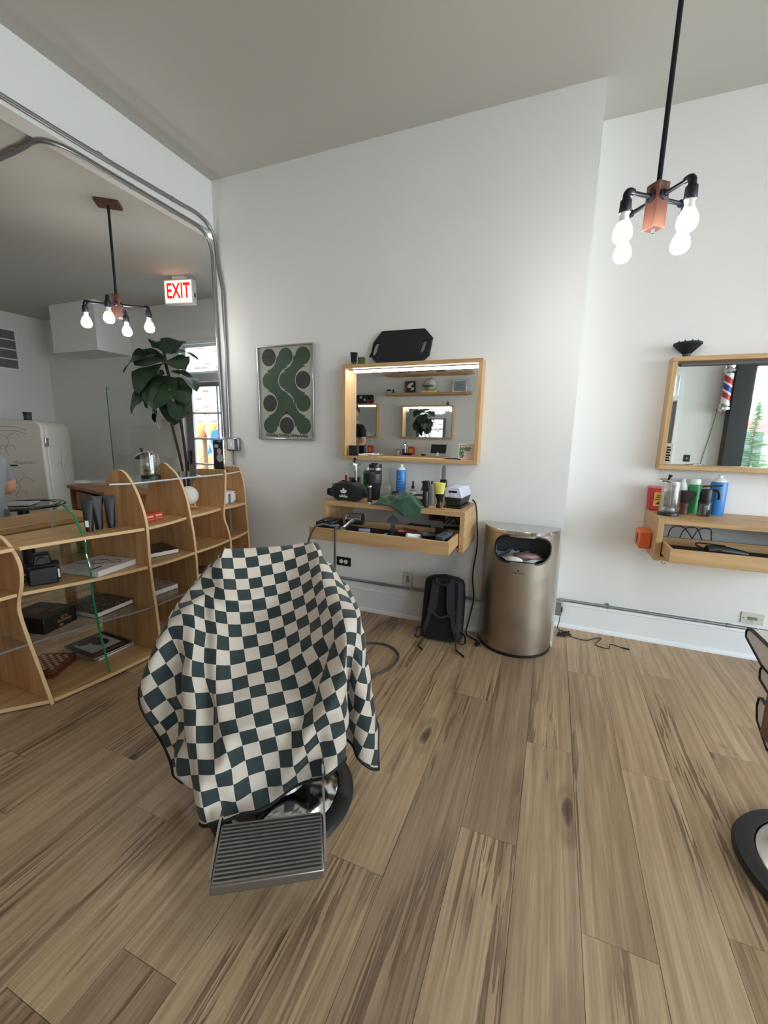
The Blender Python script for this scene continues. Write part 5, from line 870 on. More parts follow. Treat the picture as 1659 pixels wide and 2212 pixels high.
# local +x of these books = toward the room (world +x)
t = book('white hardcover art book with line drawing on plywood shelf', (-2.36, 1.525, ZM), R(8), .26, .255, .032, mat('pale_cover', rgb(214, 208, 208), .35))
for k, q in enumerate([[(-.08, .02), (-.02, .06), (.03, .03), (.0, -.02), (-.05, 0)], [(.02, .05), (.06, .08), (.09, .04), (.05, .02)], [(-.11, -.05), (-.03, -.02), (.03, -.07)]]): O('line_drawing', MB().tube(cr([(a, b, .0325) for a, b in q], 6), .0016, 5), INK, t)
O('title_block', MB().bx(.06, .075, -.115, -.05, .032, .0325), INK, t)
t = T('cognac_box', 'black gift box with upside-down gold lettering on acrylic shelf', 'box', (-2.455, 1.258, ZA), R(13)); O('body', MB().bx(-.115, .115, -.095, .095, 0, .085), mat('box_black', rgb(30, 26, 25), .3), t, bevel=.002)
GOLD = mat('gold_ink', rgb(184, 150, 108), .35, metal=.5)
text('Hennessy', .026, GOLD, t, (.1155, .02, .034), (R(90), R(180), R(90)), sx=.8); text('X.O', .024, GOLD, t, (.1155, .02, .055), (R(90), R(180), R(90)))
O('emblem', MB().prism([(-.012, .014), (0, .006), (.012, .014), (.006, .02), (-.006, .02)], 'x', .1152, .1160), GOLD, t)
O('top_picture', MB().bx(-.05, .02, -.05, .02, .085, .0856), mat('copper_print', rgb(120, 70, 44), .4), t); text('Hennessy', .018, GOLD, t, (.06, .03, .0856), (0, 0, R(90)))
# keep the two boxes clear of the upright panels
book('black hardcover photo book with small picture grid on acrylic shelf', (-2.43, 1.528, ZA), R(4), .29, .24, .03, cover('photo_grid', [(0, rgb(20, 18, 18)), (.35, rgb(36, 30, 30)), (.62, rgb(120, 112, 108)), (.8, rgb(70, 30, 28)), (.9, rgb(176, 170, 164))], (30, 26, 1)))
book('white magazine lowest under the black portrait magazine', (-2.475, 1.545, ZB), R(2), .30, .225, .014, mat('pale_cover', rgb(214, 208, 208), .35), nm='magazine', cat='magazine')
t = book('black magazine with white portrait panel on the shelf base', (-2.47, 1.54, ZB + .0145), R(-4), .30, .225, .012, mat('mag_black', rgb(34, 28, 26), .3), nm='magazine', cat='magazine')
O('cover_photo', MB().bx(-.10, .085, -.085, .085, .012, .0124), mat('photo_grey', rgb(196, 196, 196), .35), t); O('hair_shape', MB().sph((-.02, .02, .0122), (.06, .045, .0008), 20, 6), INK, t); O('shoulder_shape', MB().sph((-.08, -.01, .0122), (.035, .07, .0009), 20, 6), INK, t)
text('HYPETRAIN', .03, mat('bronze_ink', rgb(150, 112, 80), .4), t, (.117, 0, .0124), (0, 0, R(-90)), bold=.001)
t = T('chess_board', 'wooden chess box with checkered top on the shelf base', 'chess board', (-2.485, 1.275, ZB), R(28)); WR = wood('red_wood', rgb(128, 66, 40), rgb(92, 44, 28), 'y'); O('body', MB().bx(-.095, .085, -.10, .10, 0, .044), WR, t, bevel=.003); O('seam', MB().bx(-.0955, .0855, -.1005, .1005, .02, .023), mat('dark_seam', rgb(52, 26, 18), .6), t)
MAP = mat('maple', rgb(196, 160, 118), .4); WAL = mat('square_brown', rgb(118, 62, 40), .4)
for i in range(8):
    for j in range(8):
        if (i + j) % 2: O('square', MB().bx(-.083 + .0195 * i, -.0635 + .0195 * i, -.08 + .02 * j, -.06 + .02 * j, .0438, .0446), MAP, t)
RB = mat('rust_red_box', rgb(178, 62, 34), .4); RBL = mat('box_print', rgb(226, 180, 150), .5)
for k, (x, y, lb) in enumerate([(-2.30, 1.80, 'rust red soap box, front left on plywood shelf'), (-2.31, 1.868, 'rust red soap box, front right on plywood shelf'), (-2.40, 1.80, 'rust red soap box, back left on plywood shelf')]):
    t = T('soap_box', lb, 'box', (x, y, ZU), R(-6), 'rust red boxes on the divider shelf'); O('body', MB().bx(-.036, .036, -.029, .029, 0, .05), RB, t, bevel=.002); O('print_band', MB().bx(.0355, .0368, -.02, .02, .026, .036), RBL, t); O('print_line', MB().bx(.0355, .0368, -.022, .022, .012, .014), RBL, t)
book('white hardcover book with dark red floral cover on plywood shelf', (-2.37, 1.865, ZM), R(-16), .235, .25, .03, cover('dark_floral', [(0, rgb(24, 16, 18)), (.45, rgb(60, 16, 20)), (.7, rgb(130, 100, 96)), (.86, rgb(30, 24, 24))], (16, 16, 1), 3.0))
book('pale book with rows of small script on acrylic shelf', (-2.39, 1.86, ZA), R(-3), .24, .22, .032, cover('script_rows', [(0, rgb(196, 190, 176)), (.5, rgb(52, 46, 42)), (.78, rgb(200, 194, 180))], (70, 24, 1), 5.0))
book('dark pink book lying on the lower acrylic shelf behind the cape', (-2.40, 2.20, ZA), R(6), .22, .24, .03, cover('pink_cover', [(0, rgb(70, 30, 34)), (.5, rgb(130, 88, 90)), (.8, rgb(40, 26, 28))], (20, 20, 1), 8.0))
t = T('moon_lamp', 'white moon globe lamp on crossed wooden stand', 'globe lamp', (-2.415, 2.235, ZU)); LW = wood('light_stand', rgb(206, 172, 126), rgb(180, 142, 98), 'x')
O('globe', MB().sph((0, 0, .098), .067, 28, 18), mat('moon_white', rgb(226, 224, 218), .6, var=.07, vs=14, bump=.2, bs=60), t)
for s in (-1, 1): O('stand_bar', MB().box((0, 0, .018), (.10, .018, .012), .7 * s, Matrix.Translation((0, 0, .004)) @ Matrix.Rotation(.25 * s, 4, 'Y')), LW, t, bevel=.002)
for s in (-1, 1): O('stand_prong', MB().box((.03 * s, .026 * s, .028), (.012, .014, .03), .7), LW, t, bevel=.002)
t = T('junction_panel', 'white screwed metal box with steel strap on end shelf', 'box', (-2.405, 2.528, ZU)); O('body', MB().bx(-.075, .065, -.105, .105, 0, .092), TRIMP, t, bevel=.006)
for y in (-.09, .09):
    for z in (.012, .08): O('screw', MB().cyl((.064, y, z), (.068, y, z), .0055, n=10), DGREY, t)
O('gasket', MB().tube([(.05, -.104, .004), (.05, -.104, .088), (-.06, -.104, .088)], .003, 6), BLACK, t); O('steel_strap', MB().bx(.0662, .0692, .02, .042, .001, .078), MGREY, t); O('lower_strap', MB().bx(.0662, .0692, .02, .042, -.2285, -.0195), MGREY, t); 
for z in (.05, .066): O('strap_bolt', MB().cyl((.069, .031, z), (.0715, .031, z), .004, n=8), STEEL, t)
jr = jar('short disinfectant jar with tilted lid on the acrylic top', (-2.36, 1.90, ZP), clear('yellow_liquid', (.74, .74, .60, 1)), h=.15, r=.052, tilt=R(-28), lq=.55, lidoff=-.052)
t = T('photo_stand', 'black and white photo card standing beside grey switch box', 'card', (-2.40, 2.53, ZP), R(20)); O('card', MB().bx(-.037, .037, -.003, .003, .004, .235), BLACK, t); O('foot', MB().bx(-.035, .06, -.03, .02, 0, .005), BLACK, t)
GRY = mat('print_grey', rgb(150, 150, 150), .5); O('printed_figure', MB().sph((.008, -.0032, .15), (.018, .0006, .024), 14, 8).sph((.012, -.0032, .10), (.026, .0006, .03), 14, 8).sph((-.012, -.0032, .19), (.018, .0006, .014), 14, 8), GRY, t); O('title_mark', MB().bx(.0, .026, -.0036, -.003, .222, .230), GRY, t)
# ---------------------------------------------------------------- back room
t = S('door_1', MB().bx(DX0 + .045, DX0 + .16, 4.09, 4.13, .01, 1.935).bx(DX1 - .16, DX1 - .045, 4.09, 4.13, .01, 1.935).bx(DX0 + .16, DX1 - .16, 4.09, 4.13, 1.885, 1.935).bx(DX0 + .16, DX1 - .16, 4.09, 4.13, .01, .30), mat('door_paint', rgb(140, 138, 138), .45)); 
gx0, gx1, gz0, gz1 = DX0 + .16, DX1 - .16, .30, 1.885
O('muntin', MB().bx((gx0 + gx1) / 2 - .012, (gx0 + gx1) / 2 + .012, 4.097, 4.123, gz0, gz1), TRIMP, t)
for k in range(1, 5): z = gz0 + (gz1 - gz0) * k / 5; O('muntin', MB().bx(gx0, gx1, 4.096, 4.124, z - .011, z + .011), TRIMP, t)
for i in range(2):
    for k in range(5):
        xa = gx0 + (gx1 - gx0) * i / 2; za = gz0 + (gz1 - gz0) * k / 5; O('pane', MB().bx(xa + .012, xa + (gx1 - gx0) / 2 - .012, 4.108, 4.112, za + .011, za + (gz1 - gz0) / 5 - .011), GLASS, t)
O('door_handle', MB().bx(DX0 + .085, DX0 + .10, 4.05, 4.09, .93, 1.10), BLACK, t, bevel=.003); O('sensor', MB().bx(DX0 + .07, DX0 + .10, 4.075, 4.09, 1.55, 1.66), BLACK, t)
S('trim_1', MB().bx(DX0, DX0 + .045, 4.04, 4.15, 0, DT).bx(DX1 - .045, DX1, 4.04, 4.15, 0, DT).bx(DX0 + .045, DX1 - .045, 4.04, 4.15, 1.94, 2.03).bx(DX0 + .045, DX1 - .045, 4.04, 4.15, DT - .045, DT), TRIMP)
S('trim_2', MB().bx(DX0 - .09, DX0 - .001, 4.035, 4.06, 0, DT + .09).bx(DX1 + .001, DX1 + .09, 4.035, 4.06, 0, DT + .09).bx(DX0 - .001, DX1 + .001, 4.035, 4.06, DT + .001, DT + .09), TRIMP)
t = S('window_1', MB().bx(DX0 + .046, DX0 + .10, 4.09, 4.13, 2.031, DT - .046).bx(DX1 - .10, DX1 - .046, 4.09, 4.13, 2.031, DT - .046).bx(DX0 + .10, DX1 - .10, 4.09, 4.13, 2.031, 2.06).bx(DX0 + .10, DX1 - .10, 4.09, 4.13, DT - .075, DT - .046), TRIMP)
O('pane', MB().bx(DX0 + .10, DX1 - .10, 4.108, 4.112, 2.06, DT - .075), GLASS, t)
t = T('air_vent', 'white framed wall vent with four grey louvre bays', 'vent', (-6.928, 3.46, 2.38)); O('frame', MB().bx(0, .02, -.24, .24, -.28, .28), TRIMP, t, bevel=.004)
for k in range(4):
    lb_ = O('louvre_bay', MB().bx(.018, .022, -.20, .20, -.245 + .125 * k, -.135 + .125 * k), mat('vent_grey', rgb(112, 108, 102), .6), t)
    for q in range(16): O('fin', MB().bx(.022, .026, -.195 + .025 * q, -.187 + .025 * q, -.243 + .125 * k, -.137 + .125 * k), MGREY, lb_)
S('wall_soffit', MB().bx(-6.05, -5.22, 3.62, 4.06, 2.29, HB), PAINT)
# exit sign
t = T('exit_sign', 'lit exit sign with red letters hanging from low ceiling', 'exit sign', (-3.63, 3.42, 2.60), R(12))
O('case', MB().bx(-.16, .16, -.03, .03, -.005, .225), WHITEP, t, bevel=.004); O('lit_face', MB().bx(-.145, .145, -.0325, -.030, .008, .212), emis('exit_glow', rgb(255, 214, 178), 1.0), t); O('mount', MB().bx(-.07, .07, -.02, .02, .225, .2585), WHITEP, t)
text('EXIT', .20, emis('exit_red', rgb(196, 26, 22), .75), t, (0, -.0335, .112), FRONT, bold=.004, sx=.64); O('test_button', MB().bx(.1595, .1615, -.012, .012, .06, .10), DGREY, t)
# fridge
t = T('vintage_fridge', 'vintage rounded white refrigerator with worn scrollwork in the back room', 'refrigerator', (-5.98, 3.12, 0), R(31)); FW = mat('fridge_enamel', rgb(206, 200, 188), .4, var=.05, vs=5); SC = mat('fridge_scroll', rgb(140, 135, 126), .6)
# local: +x right along the front, -y front
def rbox(w_, d0, d1, h0, h1, r):
    pts = [(-w_ / 2, h0), (w_ / 2, h0)] + [(w_ / 2 - r + r * math.cos(a), h1 - r + r * math.sin(a)) for a in [k * math.pi / 16 for k in range(9)]] + [(-w_ / 2 + r - r * math.sin(a), h1 - r + r * math.cos(a)) for a in [k * math.pi / 16 for k in range(9)]]
    return MB().prism(pts, 'y', d0, d1)
O('cabinet', rbox(.70, -.16, .32, 0, 1.42, .09), FW, t, bevel=.012); dr_ = O('door', rbox(.69, -.235, -.162, .16, 1.43, .09), FW, t, bevel=.02, seg=3); O('toe_panel', MB().bx(-.34, .34, -.20, -.162, .01, .15), FW, t, bevel=.01)
for z in (1.18, .42): O('hinge', MB().bx(.335, .362, -.215, -.150, z - .05, z + .05), CHROME, dr_, bevel=.004)
O('handle', MB().bx(-.30, .05, -.252, -.236, .90, .915), BLACK, dr_); text('Magestone', .05, SC, dr_, (.12, -.2358, .945), FRONT)
sw = [[(0, .0), (-.02, .08), (.02, .16), (-.01, .24)], [(0, .2), (-.08, .26), (-.15, .21)], [(0, .2), (.08, .26), (.15, .21)], [(0, .1), (.06, .12), (.08, .07)], [(0, .1), (-.06, .12), (-.08, .07)]]
for (ox, oz, k) in ((-.03, 1.02, 1), (.02, .46, 1.2)):
    for q in sw: O('scroll', MB().tube(cr([(ox + a * k, -.2355, oz + b * k) for a, b in q], 6), .0024, 5), SC, dr_)
O('banner', MB().tube(cr([(-.18, -.2355, 1.32), (-.1, -.2355, 1.345), (0, -.2355, 1.352), (.1, -.2355, 1.345), (.18, -.2355, 1.32)], 6), .003, 5).tube(cr([(-.19, -.2355, 1.27), (-.1, -.2355, 1.30), (0, -.2355, 1.308), (.1, -.2355, 1.30), (.19, -.2355, 1.27)], 6), .003, 5), SC, dr_)
for q in ([(0, .1), (.03, .25), (-.02, .4), (.02, .6)], [(.02, .35), (.08, .42), (.1, .38)], [(0, .4), (-.06, .44), (-.08, .4)]): O('scroll', MB().tube(cr([(.3505, .08 + a, .5 + b) for a, b in q], 6), .0024, 5), SC, t)
t = T('green_cup', 'small dark green cup on top of the vintage refrigerator', 'cup', (-5.80, 3.10, 1.4305)); O('body', MB().lathe([(0, 0), (.042, 0), (.037, .02), (.04, .075), (.045, .085), (0, .085)], 18), mat('deep_green', rgb(30, 48, 36), .5), t); O('rim', MB().lathe([(.044, .085), (.047, .085), (.047, .094), (.042, .094)], 18), MT['deep_green'], t)
# wooden desk, long table, round table
DW = wood('desk_wood', rgb(158, 112, 70), rgb(118, 78, 46), 'y', .6)
t = T('wooden_desk', 'brown wooden desk with drawers beside the vintage refrigerator', 'desk', (-4.83, 2.86, 0), R(-13)); O('desk_top', MB().bx(0, 1.15, 0, .42, .715, .75), DW, t, bevel=.004); O('side_panel', MB().bx(.02, .05, .02, .40, 0, .715), DW, t); O('side_panel', MB().bx(1.10, 1.13, .02, .40, 0, .715), DW, t); O('back_panel', MB().bx(.05, 1.10, .37, .39, .05, .715), DW, t)
for k in range(3): d_ = O('drawer', MB().bx(.14, .55, .03, .05, .08 + .21 * k, .27 + .21 * k), DW, t, bevel=.004); O('knob', MB().sph((.345, .018, .175 + .21 * k), .013, 10, 8), BLACK, d_)
t = T('long_table', 'long light wooden table right behind the divider shelf', 'table', (-3.17, 1.42, 0)); TW = wood('table_wood', rgb(176, 138, 92), rgb(142, 104, 64), 'y', .6); O('table_top', MB().bx(-.20, .19, -.95, .55, .712, .75), TW, t, bevel=.004); O('apron', MB().bx(.13, .15, -.9, .5, .655, .711), TW, t)
for x in (-.17, .15):
    for y in (-.9, .5): O('leg', MB().bx(x - .025, x + .025, y - .025, y + .025, 0, .711), TW, t)
t = T('round_table', 'round glass table with dark green rim behind the seated person', 'table', (-4.62, 2.33, -.12)); O('glass_top', MB().lathe([(0, .735), (.325, .735), (.330, .741), (.325, .747), (0, .747)], 48), clear('table_glass', (.80, .88, .84, 1)), t); O('rim', MB().lathe([(.25, .747), (.29, .7475), (.29, .752), (.25, .752)], 48), mat('green_rim', rgb(22, 40, 32), .2), t); O('edge', MB().lathe([(.325, .733), (.333, .736), (.333, .748), (.325, .750)], 48), mat('dark_edge', rgb(30, 32, 32), .3), t); O('pedestal', MB().lathe([(.16, .12), (.16, .15), (.05, .18), (.045, .70), (.13, .733)], 24), BLACK, t)
book('open pale magazine lying on the round glass table', (-4.66, 2.30, .633), R(40), .30, .22, .012, mat('pale_cover2', rgb(190, 192, 194), .35), nm='magazine', cat='magazine')
t = T('office_chair', 'black office chair with chrome arm glimpsed through the shelf', 'chair', (-3.0, 2.38, 0), R(30)); O('seat', MB().bx(-.2, .2, -.2, .2, .40, .46), BLACK, t, bevel=.02); O('backrest', MB().bx(-.19, .19, .19, .23, .46, .69), BLACK, t, bevel=.02); O('chrome_arm', MB().tube(cr([(.2, .15, .44), (.26, .1, .52), (.26, -.05, .60), (.2, -.15, .58)], 6), .014, 8), CHROME, t); O('column', MB().cyl((0, 0, .06), (0, 0, .40), .025, n=12), CHROME, t)
for k in range(5): a = k * 1.2566; O('leg', MB().cyl((0, 0, .07), (.26 * math.cos(a), .26 * math.sin(a), .03), .018, .012, n=8), CHROME, t)
# clear glass board on the rear wall
t = T('glass_board', 'large clear glass board with green edge on the rear wall', 'glass panel', (-4.95, 4.045, 1.12)); O('pane', MB().bx(-.78, .40, -.008, .0, -.45, .80), clear('board_glass', (.985, .995, .985, 1), .01), t); O('green_edge', MB().bx(-.786, -.780, -.009, .001, -.45, .80), mat('board_edge', rgb(70, 150, 86), .2), t)
FI = mat('frosted_ink', rgb(206, 208, 208), .6)
for k in range(4): O('lettering_row', MB().bx(-.70, .36, -.0092, -.0084, -.13 - .034 * k, -.121 - .034 * k), FI, t)
for q in (-.75, .36):
    for z in (-.42, .77): O('standoff', MB().cyl((q, -.014, z), (q, .013, z), .011, n=12), CHROME, t)
# fiddle-leaf fig
t = T('fiddle_leaf_fig', 'tall fiddle-leaf fig with two bare stems beside the glazed door', 'plant', (-3.72, 3.40, 0)); BARK = mat('bark', rgb(66, 48, 40), .85, var=.2, vs=40); LEAF = mat('fig_leaf', rgb(46, 66, 44), .42, var=.25, vs=6)
O('pot', MB().lathe([(0, 0), (.13, 0), (.17, .30), (.175, .33), (.16, .33), (.15, .29), (0, .29)], 28), mat('pot_grey', rgb(70, 70, 70), .6), t)
stA = cr([(0, 0, .28), (.01, 0, .6), (-.02, .0, .95), (-.10, 0, 1.30), (-.18, 0, 1.62), (-.23, .02, 1.82)], 6); stB = cr([(.02, .02, .28), (.03, .02, .8), (.035, 0, 1.15), (-.0, 0, 1.45), (-.06, 0, 1.72), (-.12, -.02, 1.98), (-.17, 0, 2.16)], 6)
O('stem', MB().tube(stA, .013, 8), BARK, t); O('stem', MB().tube(stB, .014, 8), BARK, t); O('stake', MB().cyl((.02, .03, .28), (.04, .03, 1.02), .014, n=8), BLACK, t)
def leafmesh(L, W):
    def fn(u, v):
        s = u; wd = W * (.30 + .70 * math.sin(math.pi * min(1, s * .92 + .08)) ** .8) * (1.15 if s > .55 else .92) * (1 - max(0, s - .93) * 9) * (1 if s > .04 else s / .04)
        x = (v - .5) * 2 * wd; return (x, s * L, .10 * L * math.sin(math.pi * s) - .22 * L * s * s + .14 * abs(x) + .015 * math.sin(9 * s + 3 * v))
    return MB().grid(fn, 14, 8)
rl = random.Random(5)
LV = [(-.17, 2.14, 100, 40, .40), (-.13, 2.06, -20, -5, .36), (-.16, 2.08, 190, 5, .40), (-.14, 2.02, -95, -35, .46), (-.10, 1.96, 15, -25, .34), (-.22, 1.84, 195, -20, .44), (-.12, 1.90, -70, -40, .46), (-.22, 1.80, 130, 10, .34), (-.17, 2.10, -130, -15, .42), (-.09, 1.82, 250, -50, .40), (-.06, 1.76, -35, -60, .34), (-.05, 1.72, -85, -70, .34), (-.21, 1.72, 215, -55, .34), (-.20, 1.66, -110, -72, .34), (-.22, 1.78, 240, -30, .42), (-.18, 2.15, 160, 30, .34), (-.08, 1.88, 0, -45, .32), (-.16, 2.12, 40, 10, .34), (-.15, 1.93, -100, -45, .46)]
for (lx, lz, az, el, L) in LV:
    o = O('leaf', leafmesh(L * .92, L * .36), LEAF, t); o.matrix_local = Matrix.Translation((lx, rl.uniform(-.04, .04), lz)) @ Matrix.Rotation(R(az - 90), 4, 'Z') @ Matrix.Rotation(R(el), 4, 'X') @ Matrix.Rotation(R(rl.uniform(-25, 25)), 4, 'Y')
# ---------------------------------------------------------------- wall behind the camera, seen in the mirrors
for z, lb in ((2.41, 'upper floating oak shelf seen inside the first mirror'), (2.068, 'lower floating oak shelf holding a basketball seen in mirror')):
    t = T('floating_shelf', lb, 'shelf', (-2.195, -2.0, z)); O('board', MB().bx(-.795, .795, .001, .19, 0, .036), OAK, t, bevel=.002); O('wall_cleat', MB().bx(-.7, .7, .001, .03, -.012, 0), OAK, t)
ZS2, ZS1 = 2.1045, 2.4465
t = T('basketball', 'white basketball with black lettering on gold book in reflection', 'basketball', (-2.158, -1.91, ZS2 + .031)); O('ball', MB().sph((0, 0, .112), .112, 32, 20), mat('ball_white', rgb(206, 200, 192), .6, bump=.3, bs=160), t)
for ax in ('X', 'Y', 'Z'):
    O('seam', MB().tube([tuple(Matrix.Rotation(R(20), 3, 'Y') @ Matrix.Rotation(R(90 if ax != 'Z' else 0), 3, 'X' if ax == 'X' else 'Y') @ Vector((.1125 * math.cos(k * .1963), .1125 * math.sin(k * .1963), 0)) + Vector((0, 0, .112))) for k in range(32)], .0022, 5, closed=True), INK, t)
text('Wilson', .07, INK, t, (-.01, .112, .075), (R(82), R(-8), math.pi), bold=.002)
t = T('gold_book', 'gold-edged book lying under the basketball in reflection', 'book', (-2.13, -1.91, ZS2)); O('cover', MB().bx(-.17, .13, -.085, .085, 0, .030), mat('gold_edge', rgb(206, 176, 110), .25, metal=.7), t, bevel=.002); O('bookmark', MB().bx(-.12, -.06, -.02, .02, .030, .036), BLACK, t)
t = T('framed_certificate', 'small silver-framed certificate on lower shelf in reflection', 'certificate', (-1.628, -1.93, ZS2)); O('frame', MB().bx(-.125, .125, -.008, .006, 0, .215), ALU, t, bevel=.003); O('sheet', MB().bx(-.105, .105, .006, .008, .02, .195), mat('cert_paper', rgb(150, 156, 164), .5), t)
for k in range(5): O('print_line', MB().bx(-.07 + .01 * (k % 2), .07 - .012 * (k % 3), .008, .0086, .06 + .022 * k, .064 + .022 * k), INK, t)
t = T('art_book', 'upright black book with white and red splashes in reflection', 'book', (-2.54, -1.93, ZS2)); O('cover', MB().bx(-.098, .098, -.02, .006, 0, .212), mat('book_black', rgb(26, 22, 24), .35), t, bevel=.002); O('white_shape', MB().prism([(-.06, .12), (-.01, .17), (.05, .19), (.07, .16), (.01, .13), (.03, .10), (-.02, .09)], 'y', .006, .0072), WHITEINK, t); O('white_shape', MB().prism([(.02, .05), (.07, .06), (.075, .10), (.03, .10)], 'y', .006, .0072), WHITEINK, t); O('red_band', MB().bx(-.096, -.05, .006, .0072, .01, .20), mat('brick_red', rgb(120, 40, 38), .4), t)
t = T('figurine', 'tiny black and white figurine on lower shelf in reflection', 'figurine', (-2.86, -1.91, ZS2)); O('body', MB().lathe([(0, 0), (.022, 0), (.027, .02), (.018, .045), (.012, .055), (.014, .066), (0, .078)], 16), BLACK, t); O('belly', MB().sph((0, .012, .026), (.012, .014, .017), 10, 8), WHITEP, t)
t = T('sign_stand', 'small grey sign on wire legs on lower shelf in reflection', 'sign', (-2.945, -1.91, ZS2)); O('panel', MB().bx(-.04, .04, -.003, .003, .04, .075), DGREY, t)
for s in (-1, 1): O('wire_leg', MB().cyl((s * .03, .012 * s, 0), (s * .026, 0, .042), .002, n=6), CHROME, t)
t = T('sneaker', 'white and black sneaker on upper shelf in reflection', 'sneaker', (-2.83, -1.91, ZS1)); O('sole', MB().bx(-.07, .07, -.03, .03, 0, .016), BLACK, t, bevel=.006); O('upper', MB().prism([(-.068, .016), (.066, .016), (.06, .04), (.0, .055), (-.03, .085), (-.066, .08)], 'y', -.028, .028), WHITEP, t, bevel=.012)
t = T('blue_carton', 'small blue carton on upper shelf in reflection', 'carton', (-2.74, -1.93, ZS1)); O('body', MB().bx(-.022, .022, -.02, .02, 0, .085), mat('carton_blue', rgb(60, 90, 150), .5), t, bevel=.002); O('lid_flap', MB().bx(-.022, .022, -.02, .02, .085, .088), WHITEP, t)
t = T('picture_box', 'brown and white picture box on upper shelf in reflection', 'box', (-2.60, -1.92, ZS1)); O('body', MB().bx(-.06, .06, -.025, .025, 0, .08), mat('tan_box', rgb(150, 110, 84), .5), t, bevel=.002); O('white_patch', MB().bx(-.02, .03, .025, .026, .02, .065), WHITEP, t)
t = T('panorama_picture', 'long low framed picture on upper shelf in reflection', 'picture', (-2.29, -1.94, ZS1)); O('frame', MB().bx(-.21, .21, -.006, .006, 0, .16), WHITEP, t, bevel=.002); O('picture', MB().bx(-.19, .19, .006, .0075, .03, .14), mat('maroon_band', rgb(76, 58, 66), .4), t)
t = T('small_photo', 'small framed street photo on upper shelf in reflection', 'picture', (-1.98, -1.94, ZS1)); O('frame', MB().bx(-.075, .075, -.006, .006, 0, .11), BLACK, t); O('picture', MB().bx(-.065, .065, .006, .0075, .01, .10), cover('street_photo', [(0, rgb(60, 62, 70)), (.4, rgb(120, 120, 124)), (.7, rgb(96, 60, 50))], (40, 1, 40), 2.0), t)
t = T('paper_cup', 'white paper cup on upper shelf end in reflection', 'cup', (-1.50, -1.92, ZS1)); O('body', MB().lathe([(0, 0), (.03, 0), (.036, .09), (.034, .09), (.028, .004)], 18), WHITEP, t); O('sleeve', MB().lathe([(.0325, .03), (.035, .065)], 18), MGREY, t)
Z3 = ST3.location.z + .2455
t = T('tablet_monitor', 'tilted black tablet on stand on the reflected station', 'monitor', (-1.93, -1.78, Z3)); O('screen', MB().bx(-.14, .14, -.008, .008, .05, .215, Matrix.Rotation(R(18), 4, 'X')), BLACK, t, bevel=.004); O('stand', MB().box((0, .0, .03), (.03, .02, .06)), CHROME, t); O('foot', MB().bx(-.05, .05, -.05, .05, 0, .008), CHROME, t, bevel=.003)
jar('dark disinfectant jar on the reflected station', (-2.57, -1.80, Z3), LIQ, h=.19, r=.05, lid=True, tilt=R(15), lidoff=.02)
t = T('sharps_container', 'red and yellow sharps container on the reflected station', 'container', (-2.45, -1.86, Z3)); O('body', MB().prism([(-.05, 0), (.05, 0), (.058, .14), (-.058, .14)], 'y', -.035, .035), RED, t, bevel=.005); O('warning_label', MB().bx(-.035, .035, .035, .037, .03, .12), MT['label_yellow'], t); O('lid', MB().bx(-.06, .06, -.037, .037, .14, .155), MT['clear_red'], t, bevel=.003)
t = T('black_tray', 'low black tray on the reflected station', 'tray', (-2.46, -1.70, Z3)); O('tray', MB().bx(-.07, .07, -.04, .04, 0, .035), BLACK, t, bevel=.006); O('lip', MB().bx(-.072, .072, -.042, .042, .035, .039), BLACK, t)
t = T('black_bowl', 'small black bowl on the reflected station', 'bowl', (-2.18, -1.72, Z3)); O('bowl', MB().lathe([(0, .002), (.03, .002), (.055, .028), (.058, .03), (.05, .03), (.028, .008), (0, .006)], 20), BLACK, t); O('foot', MB().lathe([(0, 0), (.025, 0), (.025, .003), (0, .003)], 16), BLACK, t)
t = T('square_mug', 'white cup with black loop handle on the reflected station', 'mug', (-2.68, -1.78, Z3)); O('body', MB().bx(-.028, .028, -.02, .02, 0, .07), WHITEP, t, bevel=.006); O('loop', MB().tube(cr([(-.034, 0, .002), (-.036, 0, .07), (-.02, 0, .088), (.02, 0, .088), (.036, 0, .07), (.034, 0, .002)], 5), .004, 6), BLACK, t)
t = T('black_nozzle', 'small black cone nozzle on top of the reflected mirror', 'nozzle', (-1.83, -1.95, M3.location.z + .587)); O('cone', MB().lathe([(0, 0), (.026, 0), (.012, .045), (.010, .07), (0, .07)], 16), BLACK, t); O('ring', MB().lathe([(.010, .052), (.016, .055), (.010, .06)], 14), BLACK, t)
t = T('promo_card', 'small white card with green print in reflected mirror corner', 'card', (-2.615, -1.982, 1.775)); O('sheet', MB().bx(-.045, .045, 0, .001, 0, .075), PAPER, t); O('print_block', MB().bx(-.03, .03, .001, .0016, .05, .06), GR, t); O('print_block', MB().bx(-.03, .03, .001, .0016, .012, .03), DGREY, t)
t = T('sticker_board', 'black kneeling board with round and red stickers in reflection', 'board', (-3.47, -1.955, M4.location.z + .627)); O('panel', MB().prism([(-.20, .02), (-.18, 0), (.17, 0), (.20, .03), (.20, .14), (.18, .165), (-.18, .165), (-.20, .14)], 'y', -.012, .012), BLACKM, t, bevel=.004)
O('round_sticker', MB().cyl((-.06, .012, .12), (-.06, .0132, .12), .026, n=20), mat('mint', rgb(150, 190, 170), .5), t); O('round_sticker', MB().cyl((.02, .012, .075), (.02, .0132, .075), .024, n=20), mat('pale_pink', rgb(206, 190, 196), .5), t); O('red_sticker', MB().bx(.07, .13, .012, .0132, .01, .07), RED, t); O('slot', MB().bx(.165, .178, .0115, .0128, .05, .11), MGREY, t)
Z4 = ST4.location.z + .2455
